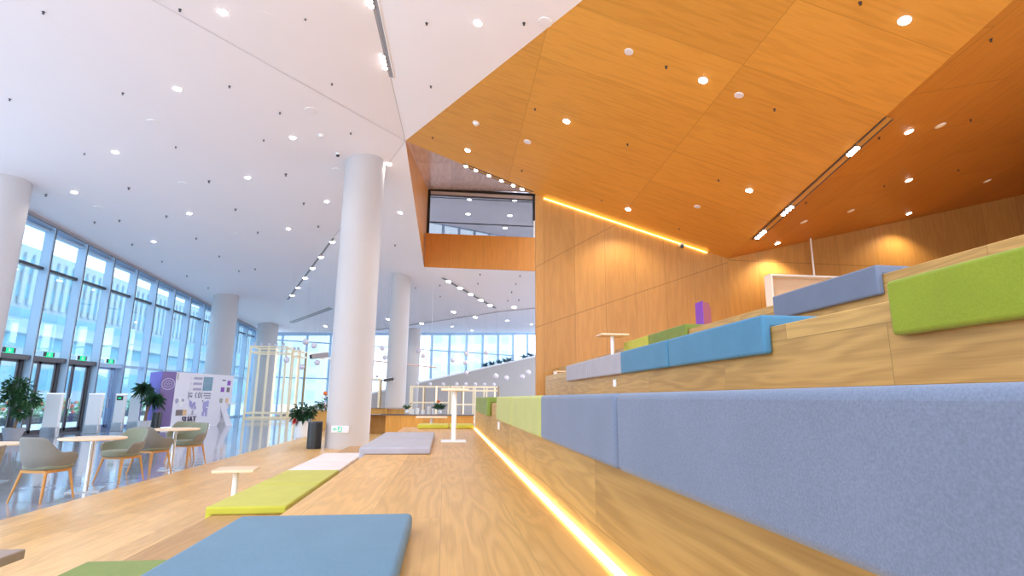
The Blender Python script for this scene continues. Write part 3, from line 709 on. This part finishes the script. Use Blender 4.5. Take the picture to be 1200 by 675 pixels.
# lettering standing on the lit base
fc = bpy.data.curves.new('lettering', 'FONT'); fc.body = 'SUAT'; fc.size = .36; fc.extrude = .02; fc.align_x = 'LEFT'
fc.materials.append(M['print_dark']); ft_ = bpy.data.objects.new('lettering', fc); COL.objects.link(ft_)
bpy.context.view_layer.update()
lm = bpy.data.meshes.new_from_object(ft_.evaluated_get(bpy.context.evaluated_depsgraph_get())); bpy.data.objects.remove(ft_)
if not lm.materials: lm.materials.append(M['print_dark'])
fo = bpy.data.objects.new('lettering', lm); COL.objects.link(fo); fo.parent = booth
fo.matrix_local = Matrix.Translation(wp(.62, .24, .02)) @ Matrix((( d23.x, 0, n23.x, 0), (d23.y, 0, n23.y, 0), (0, 1, 0, 0), (0, 0, 0, 1)))
# round emblem on the mauve panel
ec = (rel(K1) + rel(K2)) / 2 + V((0, 0, 1.85)) + n12 * .006
b = MB()
e1 = (K2 - K1).normalized()
def ringp(r0_, r1_, n=28):
    for i in range(n):
        a0, a1 = 2 * pi * i / n, 2 * pi * (i + 1) / n
        f = lambda r, a: ec + e1 * (r * cos(a)) + V((0, 0, r * sin(a)))
        b.poly([f(r0_, a0), f(r1_, a0), f(r1_, a1), f(r0_, a1)])
ringp(.215, .245); ringp(.13, .15)
for i in range(5):
    a0 = pi / 2 + i * 2 * pi / 5; f = lambda r, a: ec + e1 * (r * cos(a)) + V((0, 0, r * sin(a)))
    b.poly([f(.03, a0 - .5), f(.11, a0), f(.03, a0 + .5)])
b.build('seal_emblem', M['emblem'], booth)

# ------------------------------------------------------------------ oak counter and the things on it
ct = thing('service_counter', 'long orange oak service counter with open knee space beyond the near column', 'counter', (0, 21.5, 0.012))
MB().box(-3.5, 1.15, 0, .95, .69, .72).build('worktop', M['darkbrown'], ct)
MB().box(-2.18, 1.12, .04, .9, 0, .69).build('front_panel', M['oak_plain'], ct)
MB().box(-3.5, -2.18, .8, .9, 0, .69).build('back_panel', M['oak_plain'], ct)
MB().box(-3.5, -3.38, .04, .9, 0, .69).build('side_panel', M['oak_plain'], ct)
MB().box(-3.5, -2.3, .98, 1.1, 0, .93).box(-2.3, -2.22, .8, 1.1, .72, .93).box(-2.22, -1.55, .98, 1.1, 0, .91).build('raised_ledge', M['oak_plain'], ct)
MB().box(-3.5, -1.5, .92, 1.14, .93, .955).build('ledge_cap', M['walnut'], ct)
st = thing('stool', 'dark stool tucked in the knee space of the counter', 'stool', (-2.95, 21.9, 0.012))
MB().lathe([(.17, .40), (.18, .43), (.17, .46)], n=20).build('seat', M['black'], st)
for a in range(4): MB().tube((.16 * cos(a * pi / 2 + .7), .16 * sin(a * pi / 2 + .7), 0), (.12 * cos(a * pi / 2 + .7), .12 * sin(a * pi / 2 + .7), .41), .012, n=6).build('leg', M['black'], st)
def cx(px): return atY(px, 484, 22.0).x
TZ = .732
def vase(px, label, leafmat='leaf', n=40, L=.2, bloom=None):
    t = thing('flower_vase', label, 'vase', (cx(px), 22.0, TZ))
    MB().lathe([(.05, 0), (.09, .06), (.08, .13), (.05, .17), (.055, .19)], n=16).build('vase', M['pot'], t)
    mb = MB()
    for i in range(n):
        a = random.uniform(0, 2 * pi); d = V((cos(a), sin(a), random.uniform(.4, 1.8))).normalized(); mb.leaf(V((0, 0, .16)) + d * random.uniform(0, .15), d, L * random.uniform(.7, 1.3), .08, .2)
    mb.build('foliage', M[leafmat], t)
    if bloom:
        mb = MB()
        for i in range(14):
            d = V((random.gauss(0, .6), random.gauss(0, .6), 1)).normalized(); mb.leaf(V((-.05, 0, .42)), d, .16, .06, 0)
        mb.build('bloom', M[bloom], t)
vase(477, 'white vase of mixed sprigs at the left of the counter top', n=36, L=.22)
vase(515, 'dark leafy plant with an orange red bloom on the counter', 'leaf2', 90, .26, 'orangeflower')
for px, h, lb in ((483, .17, 'white cylinder canister next to the vase of sprigs'), (489, .21, 'white cylinder canister, second from the vase of sprigs'), (495.5, .14, 'short white canister in the middle of the counter'), (502.5, .27, 'tallest white canister on the counter'), (508, .19, 'white canister touching the plant with the orange bloom')):
    c_ = thing('canister', lb, 'canister', (cx(px), 22.0 if px < 500 else 22.1, TZ), 0, 'white canisters on the counter')
    MB().lathe([(.065, 0), (.068, h)], n=20).build('body', M['white'], c_); MB().lathe([(.071, h), (.071, h + .02), (.03, h + .03)], n=20).build('lid', M['white_metal'], c_)
tray = MB().box(-.16, .16, -.1, .1, 0, .012).build('paper_sheet', M['oak_pale'], label='pale papers lying on the counter above the knee space', cat='paper'); tray.location = (-2.55, 21.7, TZ)

# ------------------------------------------------------------------ light frames in the hall
def cube_frame(x0, x1, y0, y1, h, label, nx=1, mat='gold', w=.07, bulbs=4, mids=(), lit=()):
    t = thing('display_frame', label, 'display frame', ((x0 + x1) / 2, (y0 + y1) / 2, 0), 0, 'square tube display frames in the hall')
    X0, X1, Y0, Y1 = (x0 - x1) / 2, (x1 - x0) / 2, (y0 - y1) / 2, (y1 - y0) / 2
    k = 0
    for i in range(nx + 1):
        x = X0 + (X1 - X0) * i / nx
        for y in (Y0, Y1):
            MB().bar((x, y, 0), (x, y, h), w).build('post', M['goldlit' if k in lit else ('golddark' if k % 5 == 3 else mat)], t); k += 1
    for z in (w / 2, h - w / 2) + tuple(mids):
        for y in (Y0, Y1): MB().bar((X0, y, z), (X1, y, z), w * .8).build('rail', M[mat], t)
        for x in (X0, X1): MB().bar((x, Y0, z), (x, Y1, z), w * .8).build('rail', M[mat], t)
    for i in range(bulbs):
        x = X0 + (X1 - X0) * (i + .5) / bulbs
        bb = MB().sphere((x, Y0 - .02, h + .10), .10, 10).build('bulb', M['globe'], t)
        MB().tube((x, Y0 - .02, h), (x, Y0 - .02, h + .03), .03, n=8).build('socket', M['white'], bb)
    return t
cube_frame(-12.35, -10.15, 36.6, 38.3, 4.55, 'tall pale gold tube frame before the far window corner', 2, bulbs=5, w=.11, mids=(4.15, .35), lit=(3,))
cube_frame(-10.05, -9.55, 37.6, 39.2, 4.4, 'narrow gold tube frame right of the tall corner frame', 1, bulbs=2, w=.11, mids=(4.0,), lit=(1,))
cube_frame(-4.45, -3.85, 33.5, 34.4, 2.5, 'narrow gold tube frame seen between the near column and the counter column', 1, bulbs=2, w=.10)
cube_frame(-1.95, .25, 32.4, 34.2, 2.05, 'pale gold tube frame behind the white canisters', 3, bulbs=3, w=.08, mids=(1.1, .3), lit=(4, 7))
cube_frame(.40, 3.05, 31.8, 34.0, 2.05, 'pale gold tube frame behind the tall white table, reaching the seating', 4, bulbs=5, w=.08, mids=(1.8, 1.0, .3), lit=(9, 2))
# pendant globes, each on its own wire from the ceiling
gl = [(358.4, 400.7, 3.6), (368, 405, 3.4), (336, 421.6, 3.4), (353.6, 430, 3.2), (371.8, 425, 3.2), (448, 408, 3.1), (451, 419, 3), (434, 421, 2.6), (490.8, 411, 3.2), (496, 417, 2.8), (530.6, 422, 2.8), (546.7, 414, 3), (545.4, 425, 2.8), (546.5, 436.5, 2.8), (570, 413, 3), (581, 441, 3.2), (593.3, 443, 3.1), (612, 441.8, 3.1), (619, 436.5, 3.1)]
def gl_label(px, py):
    if px < 400: return 'white globe pendant hanging before the far window left of the near column'
    if px < 460: return 'white globe pendant hanging between the near column and the counter column'
    if px < 575: return 'white globe pendant hanging before the bright far windows right of the counter column'
    return 'white globe pendant low against the grey ramp wall beside the oak wall'
for px, py, pr in gl:
    p = atY(px, py, 27.5); zt = zon(FB, p.x, p.y)
    if p.x > BL.x: zt = zon(FC, p.x, p.y)
    if p.x < -3.5: zt = min(zon(FA, p.x, p.y), zon(FB, p.x, p.y))
    t = thing('globe_pendant', gl_label(px, py), 'pendant lamp', p, 0, gl_label(px, py)[6:])
    MB().sphere((0, 0, 0), pr / 653 * 27.5, 18).build('globe', M['globe'], t)
    MB().tube((0, 0, .1), (0, 0, zt - p.z), .003, n=5).build('wire', M['potgrey'], t)
pa_, pb_ = atY(426, 421.5, 26), atY(513, 431, 26)
bt = thing('linear_pendant', 'long thin pinkish tube hanging level beyond the columns', 'pendant lamp')
MB().tube(pa_, pb_, .035, n=10).build('tube', flat('tube_pink', (.80, .62, .56), .4, var=.05), bt)
for q in (pa_.lerp(pb_, .1), pa_.lerp(pb_, .9)): MB().tube(q, (q.x, q.y, min(zon(FB, q.x, q.y), 9)), .005, n=5).build('wire', M['white'], bt)
# plants along the ramp top
for k, (px, py) in enumerate(((569, 429), (577, 427.5), (585, 425), (592, 423), (597, 421.5), (614, 418), (622, 417))):
    p = on(px, py + 3.5, (RAMP[0], RAMP[1] - .15)); t = ra + (rb - ra) * ((p.x - ra.x) / (rb.x - ra.x)); p.z = t.z + .13
    pt = thing('ramp_plant', 'spiky dark blue green plant on the top of the grey ramp wall', 'plant', p, 0, 'spiky plants along the ramp wall')
    mb = MB()
    for i in range(46):
        a = random.uniform(0, 2 * pi); d = V((cos(a), sin(a), random.uniform(.1, 1.6))).normalized(); mb.leaf((0, 0, 0), d, random.uniform(.3, .7), .09, .1)
    mb.build('foliage', flat('leaf_blue', (.06, .16, .22), .5, var=.4) if k == 0 else bpy.data.materials['leaf_blue'], pt)

# ------------------------------------------------------------------ top landing: open shelf, purple box
sl = atY(903, 323, 13.0); sh_ = thing('open_shelf', 'white edged open oak shelf on the top landing behind the grey cushion', 'shelf', (sl.x, 13.0, 2.18))
hS = sl.z - 2.18; wS = 2.3; dS = .3
MB().box(0, .05, 0, dS, 0, hS).build('side_panel', M['white'], sh_); MB().box(wS - .05, wS, 0, dS, 0, hS).build('side_panel', M['white'], sh_)
MB().box(-.0, wS, -.005, dS, hS, hS + .05).build('top_board', M['white'], sh_)
MB().box(.05, wS - .05, dS - .04, dS, 0, hS).build('back_board', M['oak_pale'], sh_)
for k in range(1, 3): MB().box(.05, wS - .05, .02, dS - .04, hS * k / 3, hS * k / 3 + .04).build('shelf_board', M['oak_pale'], sh_)
pp = atY(954, 320, 15.05); ptop = zon(W2, pp.x, 15.05)
MB().tube((pp.x, 15.05, 2.18), (pp.x, 15.05, ptop), .028, n=10).build('hanging_rod', M['white'], label='thin white rod from the wood ceiling down behind the open shelf', cat='rod')
pb = thing('purple_box', 'upright purple box with a maroon side at the back of the top step', 'box', (3.74, 7.55, 2.18))
MB().prism([(0, 0, 0), (.12, 0, 0), (.12, 0, .50), (.09, 0, .58), (0, 0, .60)], (0, .24, 0)).build('body', M['maroon'], pb, bevel=.004)
MB().box(-.008, 0, 0, .24, 0, .61).build('front_panel', M['violet'], pb)

# ------------------------------------------------------------------ signs and cameras on the columns
def on_col(c, r, px, py, lift=.01):
    D = ray(px, py); d2 = V((D.x, D.y)); o2 = V((-c.x, -c.y))
    A_ = d2.dot(d2); B_ = o2.dot(d2); C_ = o2.dot(o2) - r * r; s = (-B_ - sqrt(max(0, B_ * B_ - A_ * C_))) / A_
    p = EYE + D * s; n = V((p.x - c.x, p.y - c.y, 0)).normalized(); return p, n
p, n = on_col(c1, .585, 398.5, 503)
es = thing('exit_sign', 'green and white exit sign with a blank plate low on the near column', 'exit sign', p, math.atan2(n.y, n.x) + pi / 2)
MB().box(-.235, .235, -.022, .03, -.09, .09).build('housing', M['white_metal'], es, bevel=.008)
MB().box(-.215, .06, -.028, -.021, -.07, .07).build('sign_face', M['white'], es)
f = MB().box(-.055, .06, -.031, -.028, -.07, .07).build('green_field', M['exit_mint'], es)
MB().box(.09, .215, -.026, -.021, -.06, .06).build('blank_plate', M['booth'], es)
MB().box(-.01, .02, -.034, -.031, -.02, .03).disc((.02, -.034, .045), (0, 1, 0), .016, .003, 10).box(-.04, -.01, -.034, -.031, -.05, -.02).box(.02, .045, -.034, -.031, -.045, -.015).box(.02, .05, -.034, -.031, .01, .022).build('running_figure', M['white'], es)
MB().prism([(-.20, -.031, 0), (-.13, -.031, .045), (-.13, -.031, .015), (-.08, -.031, .015), (-.08, -.031, -.015), (-.13, -.031, -.015), (-.13, -.031, -.045)], (0, .003, 0)).build('arrow', M['exit_mint'], es)
def cctv(p, out, aim, label, s=1.0, mat='mid_grey'):
    t = thing('security_camera', label, 'camera', p)
    aim = V(aim).normalized(); o = V(out) * .22 * s
    MB().tube((0, 0, -.06 * s), o + V((0, 0, -.06 * s)), .02 * s, n=8).tube(o + V((0, 0, -.06 * s)), o, .02 * s, n=8).disc((0, 0, -.06 * s), out, .05 * s, .02).build('bracket', M['white_metal'], t)
    MB().bar(o - aim * .16 * s, o + aim * .2 * s, .11 * s).build('body', M[mat], t, bevel=.01)
    MB().bar(o + V((0, 0, .058 * s)) - aim * .14 * s, o + V((0, 0, .058 * s)) + aim * .27 * s, .02 * s).build('sun_hood', M['white_metal'], t)
    MB().tube(o + aim * .2 * s, o + aim * .235 * s, .045 * s, n=12).build('lens', M['black'], t)
cp = V((c1.x - .575, c1.y - .1, atY(384, 417, 15.9).z))
cctv(cp, (-1, -.1, 0), (-.95, -.45, -.18), 'grey and white security camera on the left of the near column', 1.25)
p, n = on_col(C2, .455, 462, 445)
cctv(p, (-.85, -.5, 0), (-.9, -.4, -.2), 'dark security camera on the column behind the counter', 1.1, 'dark')
t = thing('dome_camera', 'tiny dark dome camera on the white ceiling beside the near column top', 'camera', on(396, 180, FA) - V((0, 0, .0)))
MB().lathe([(.07, -.05), (.075, 0)], n=16).build('mount', M['white_metal'], t); MB().sphere((0, 0, -.05), .055, 12).build('dome', M['black'], t)
q = atY(799, 287, YE - .1); t = thing('dome_camera', 'small white dome camera under the glowing cove of the oak wall', 'camera', q)
MB().box(-.05, .05, -.03, .1, -.03, .05).build('mount', M['white_metal'], t); MB().sphere((0, -.03, -.05), .06, 12).build('dome', M['dark'], t)

# ------------------------------------------------------------------ ceiling fittings
def light(name, p, n, power, colr, ang, parent):
    l = bpy.data.lights.new(name, 'SPOT'); l.energy = power; l.color = colr; l.spot_size = radians(ang); l.spot_blend = .6; l.shadow_soft_size = .06
    o = bpy.data.objects.new(name, l); COL.objects.link(o); o.parent = parent; o.location = p; return o
def down(pl):
    n = pl[0]; return n if n.z < 0 else -n
DLm = {}
def downlight(px, py, pl, label, group, r=.075, power=60, colr=(1, .93, .82), mat='lamp', spot=True):
    p = on(px, py, pl); n = down(pl)
    t = thing('downlight', label, 'ceiling lamp', p, 0, group)
    key = (tuple(n), r, mat)
    if key not in DLm:
        DLm[key] = (MB().disc(n * .012, n, r, .006, 16).mesh('lens', M[mat]), MB().tube(n * -.0, n * .010, r * 1.35, r * 1.25, 20).mesh('trim_ring', M['white']))
    for nm, me in zip(('lens', 'trim_ring'), DLm[key]):
        o = bpy.data.objects.new(nm, me); COL.objects.link(o); o.parent = t
    if spot: light('bulb', n * .10, n, power, colr, 130, t)
for px, py in ((261, 14), (208, 104), (343, 161), (135, 178), (290, 208), (87, 225), (222, 250), (383, 236), (338, 268), (180, 283), (560, 27)):
    w = px == 560
    downlight(px, py, FF3 if w else FA, 'small round downlight alone in the white facet next to the wood ceiling' if w else 'small round downlight in the wide white ceiling over the lobby', 'downlights in the white ceiling')
for px, py in ((456, 192), (469, 249)):
    downlight(px, py, FB, 'small round downlight just right of the near column top', 'downlights right of the near column')
FDP = plane(QQ, W628, W435)
for px, py, pl in ((531.5, 365.5, FB), (494, 379, FB), (530, 382.5, FDP), (557, 371.8, FB), (553, 387.2, FDP), (594.5, 375.4, FDP), (602.4, 360, FC), (622.7, 380, FDP), (455, 374, FB), (381.6, 382.3, FB)):
    downlight(px, py, pl, 'small far downlight in the white ceiling near the far windows', 'downlights near the far windows', r=.11, power=80)
for px, py in ((664, 142), (824, 94), (548, 176), (736, 245), (878, 223), (1060, 24)):
    downlight(px, py, W1, 'round downlight in the sloping orange wood ceiling left of the lamp slot', 'downlights in the near wood ceiling facet', r=.07, power=190, colr=(1, .82, .56))
for px, py in ((1065, 154), (1065, 211), (1065, 250), (911, 285)):
    downlight(px, py, W2, 'round downlight in the darker wood facet near the back wall', 'downlights in the darker wood ceiling facet', r=.07, power=190, colr=(1, .82, .56))
zcp = (V((0, 0, 1)), zc - .01)
for px, py in ((550, 233.5), (603, 235.3), (548.5, 250.7), (597.5, 252.5), (592, 267), (501, 248.7)):
    downlight(px, py, zcp, 'bright lamp seen through the balcony glass', 'lamps behind the balcony glass', r=.13, power=70)
def slot(p0, p1, pl, w, groups, label, lampr=.05, back='mid_grey', lamp='lamp', name='track_light'):
    """a recessed lamp slot from p0 to p1; groups = list of (start fraction, count, step)"""
    A_, B_ = on(*p0, pl), on(*p1, pl); n = down(pl); d = (B_ - A_); L = d.length; d.normalize(); s = d.cross(n)
    t = thing(name, label, 'ceiling lamp', A_)
    c = [-s * w / 2, s * w / 2, s * w / 2 + d * L, -s * w / 2 + d * L]
    MB().prism([q + n * .004 for q in c], n * .006).build('channel', M[back], t)
    fr = MB()
    for e in (-1, 1): fr.prism([s * e * (w / 2) + n * .0, s * e * (w / 2 + .025) + n * .0, s * e * (w / 2 + .025) + n * .02, s * e * w / 2 + n * .02], d * L)
    fr.build('edge_trim', M['white' if back == 'mid_grey' else 'darkbrown'], t)
    for (f0, cnt, step) in groups:
        for i in range(cnt):
            q = d * (L * f0 + step * i)
            h = MB().disc(q + n * .012, n, lampr * 1.25, .02, 14).build('lamp_head', M['steel'], t)
            MB().disc(q + n * .034, n, lampr, .006, 14).build('lens', M[lamp], h)
    return t
slot((429, -22), (454, 89), FF3, .30, [(.02, 5, .13), (.06 + .68, 4, .13)], 'recessed lamp slot at the top of the white ceiling, two clusters of four lamps', .055)
slot((393, 279), (338.5, 351), FA, .26, [(.04, 1, .1), (.235, 1, .1), (.40, 1, .1), (.56, 1, .1), (.74, 1, .1), (.90, 1, .1)], 'slanting lamp slot left of the near column', .12)
slot((519, 325.5), (581, 361), FB, .22, [(.10, 1, .1), (.30, 1, .1), (.50, 1, .1), (.70, 1, .1), (.88, 1, .1)], 'lamp slot below the balcony in the white ceiling', .12)
slot((884, 281), (1042, 138), W1, .10, [(.035, 4, .15), (.30, 4, .14), (.79, 4, .08)], 'long lamp slot along the fold of the wood ceiling', .05, 'oak_plain', 'lamp')
slot((543, 192.5), (624, 225.5), W1, .10, [(.04, 1, .1), (.18, 1, .1), (.37, 1, .1), (.55, 1, .1), (.72, 1, .1), (.85, 1, .1)], 'row of lamps along the wood ceiling edge above the balcony', .055, 'oak_plain')
slot((341, 378), (388, 361), FB, .2, [], 'dark thin slot in the far white ceiling left of the near column', back='trim')
# cove light at the top of the end wall
a, b = wall_pt(637, 233), wall_pt(828, 296.6)
cv = thing('cove_light', 'yellow glowing cove line where the wood ceiling meets the oak wall', 'cove light')
MB().prism([(a.x, YE - .05, a.z - .012), (b.x, YE - .05, b.z - .012), (b.x, YE - .05, b.z + .02), (a.x, YE - .05, a.z + .02)], (0, .03, 0)).build('led_line', M['cove'], cv)
# sprinklers and speakers
sp_me = {}
def sprinkler(px, py, pl, where, s=1.0, mat='dark'):
    s *= .62
    p = on(px, py, pl)
    k = (s, mat)
    if k not in sp_me:
        sp_me[k] = MB().lathe([(.045 * s, .01), (.045 * s, -.012 * s), (.016 * s, -.014 * s), (.016 * s, -.06 * s), (.036 * s, -.064 * s), (.036 * s, -.07 * s)], n=10).mesh('sprinkler', M[mat])
    o = bpy.data.objects.new('sprinkler', sp_me[k]); COL.objects.link(o); o.location = p
    tag(o, 'tiny dark sprinkler head in the ' + where, 'sprinkler', 'sprinkler heads in the ' + where)
for px, py in ((51, 14), (211, 11), (358, 21), (144, 109), (269, 101), (389, 98), (11.5, 116), (328, 132), (206, 172), (309, 164), (411, 156), (99, 180), (151, 220), (245, 212), (335, 204), (54, 228), (111, 260), (195, 253), (276, 245), (356, 238), (140, 258), (155, 286), (230, 279), (302, 272), (373, 265), (190, 306), (219, 323), (257, 300), (244, 337), (280, 317), (299, 315), (264, 349)):
    sprinkler(px, py, FA, 'wide white ceiling', 1.0 if py < 200 else 1.5)
for px, py in ((500, 27), (614, 27), (505, 101)): sprinkler(px, py, FF3, 'white facet beside the wood ceiling')
for px, py in ((444, 254), (463, 287), (487, 337), (515.5, 334), (516, 347)): sprinkler(px, py, FB, 'white ceiling right of the near column', 1.4)
for px, py in ((562.6, 321.4), (560, 332), (609.5, 323), (604.5, 332.5), (599.6, 342), (595, 352), (608, 351.4)): sprinkler(px, py, FC, 'white ceiling under the balcony', 1.4)
for px, py in ((1008, 3), (780.6, 78), (907.6, 128), (735.5, 169), (842, 211), (796, 268), (705, 234.6), (627, 127.6), (507, 161), (611.6, 199.6)): sprinkler(px, py, W1, 'near wood ceiling facet', .9)
for px, py in ((1161, 46), (1030, 161), (1137.5, 140), (1036, 217.5), (1123, 199), (944.6, 237)): sprinkler(px, py, W2, 'darker wood ceiling facet', .9)
def speaker(px, py, pl, where, r=.13, mat='white'):
    p = on(px, py, pl); n = down(pl)
    t = thing('ceiling_speaker', 'flat round white speaker cover in the ' + where, 'speaker', p, 0, 'round speaker covers in the ' + where)
    MB().tube(n * 0, n * .012, r, r * .96, 22).build('rim', M['white'], t)
    MB().disc(n * .0125, n, r * .78, .004, 20).build('grille', M[mat], t)
for px, py in ((737, 60.5), (866, 111.5), (618, 166), (817, 242)): speaker(px, py, W1, 'near wood ceiling facet', .085 if px > 700 else .10, 'booth')
for px, py in ((1102, 147), (1157, 212), (997, 247), (942, 260)): speaker(px, py, W2, 'darker wood ceiling facet', .10, 'gold')
for px, py in ((309, 17), (179, 143), (364, 129), (214, 215), (394, 199), (115, 243), (278, 274), (212, 304), (262, 335)): speaker(px, py, FA, 'wide white ceiling', .14, 'ceil_white')
speaker(639, 26, FF3, 'white facet beside the wood ceiling', .13, 'ceil_white')
for px, py, pl, w in ((376, 158.5, FA, 'white ceiling above the near column'), (558, 144, W1, 'wood ceiling near the white facet')):
    p = on(px, py, pl); n = down(pl); t = thing('smoke_detector', 'white domed smoke detector in the ' + w, 'smoke detector', p)
    MB().tube(n * 0, n * .02, .09, .09, 18).build('base', M['white'], t); MB().tube(n * .02, n * .06, .07, .05, 18).build('dome', M['white_metal'], t)

# ------------------------------------------------------------------ outside
struct('ground', MB().box(-140, -14.6, -60, 260, -.3, -.12).box(-14.6, 120, 62, 260, -.3, -.12), M['paving'])
bd = thing('office_building', 'long white office building with ribbed upper windows across the road', 'building', (-52, 0, 0))
MB().box(-20, 0, 8, 190, -.2, 19.2).box(-16, -3, 8, 190, 19.2, 20.6).build('wall', M['facade'], bd)
for z0, z1 in ((16.2, 18.1), (13.1, 15.0), (7.1, 8.6), (2.0, 4.8)):
    MB().box(0, .1, 8, 190, z0, z1).build('window_band', M['facade_teal'], bd)
MB().box(0, .12, 8, 190, 10.0, 11.8).build('balcony_recess', M['facade_teal'], bd)
MB().box(0, 1.4, 8, 190, 8.7, 9.4).build('balcony_slab', M['facade'], bd)
MB().box(1.3, 1.36, 8, 190, 9.4, 10.4).build('balcony_rail', M['tower_glass'], bd)
rb_ = MB()
for k in range(118): rb_.box(.1, .34, 9 + 1.5 * k, 9.7 + 1.5 * k, 12.3, 18.7)
rb_.build('facade_rib', M['facade'], bd)
def tower(px0, px1, pytop, Y, label, dep=20):
    a_, b_ = atY(px0, pytop, Y), atY(px1, pytop, Y); t = thing('tower_block', label, 'building', (a_.x, Y, 0)); w = b_.x - a_.x; h = a_.z
    MB().box(0, w, 0, dep, -.2, h).build('wall', M['facade'], t)
    mb = MB(); fl = 3.3
    for i in range(int(h / fl)):
        x = 1.0
        while x < w - 2: mb.box(x, x + 1.7, -.06, .05, i * fl + 1.0, i * fl + 2.7); x += 3.2
    mb.build('window_grid', M['tower_glass'], t)
tower(322, 384, 385, 120, 'pale residential tower with a grid of windows, seen left of the near column')
tower(505, 600, 376, 130, 'pale tower faintly seen through the far windows')
for k, (x, y, w) in enumerate(((-22, 30, 'clipped green hedge with orange flowers outside the glass doors'), (-24, 42, 'clipped green hedge outside beyond the booth'))):
    hd = thing('flower_hedge', w, 'hedge', (x, y, -.12)); mb = MB()
    for i in range(700): mb.leaf((random.uniform(-1, 1), random.uniform(-6, 6), random.uniform(.2, 1.1)), (random.gauss(0, 1), random.gauss(0, 1), random.gauss(.4, 1)), .35, .16, .2)
    mb.build('foliage', flat('hedge_leaf', (.18, .40, .12), .6, var=.3) if k == 0 else bpy.data.materials['hedge_leaf'], hd)
    mb = MB()
    for i in range(35): mb.sphere((random.uniform(.4, 1.1), random.uniform(-5, 5), random.uniform(.5, 1.15)), .10, 6)
    mb.build('blossom', M['orangeflower'], hd)
    MB().box(-1, 1, -6, 6, 0, .3).build('bed', M['soil'], hd)

# ------------------------------------------------------------------ daylight
w = bpy.data.worlds.new('world'); SC.world = w; w.use_nodes = True; nt = w.node_tree
bg = nt.nodes['Background']; tc = nt.nodes.new('ShaderNodeTexCoord'); sx = nt.nodes.new('ShaderNodeSeparateXYZ'); rp = nt.nodes.new('ShaderNodeValToRGB')
nt.links.new(tc.outputs['Generated'], sx.inputs[0]); nt.links.new(sx.outputs['Z'], rp.inputs['Fac'])
rp.color_ramp.elements[0].color = (.80, .88, 1, 1); rp.color_ramp.elements[1].color = (.74, .86, 1, 1)
nt.links.new(rp.outputs['Color'], bg.inputs['Color']); bg.inputs['Strength'].default_value = 4.0
SC.view_settings.view_transform = 'Standard'; SC.view_settings.look = 'None'; SC.view_settings.exposure = -0.06
SC.cycles.use_denoising = True
SC.cycles.max_bounces = 8; SC.cycles.diffuse_bounces = 5; SC.cycles.glossy_bounces = 4; SC.cycles.transparent_max_bounces = 16
SC.cycles.sample_clamp_indirect = 6
SC.cycles.caustics_reflective = False; SC.cycles.caustics_refractive = False
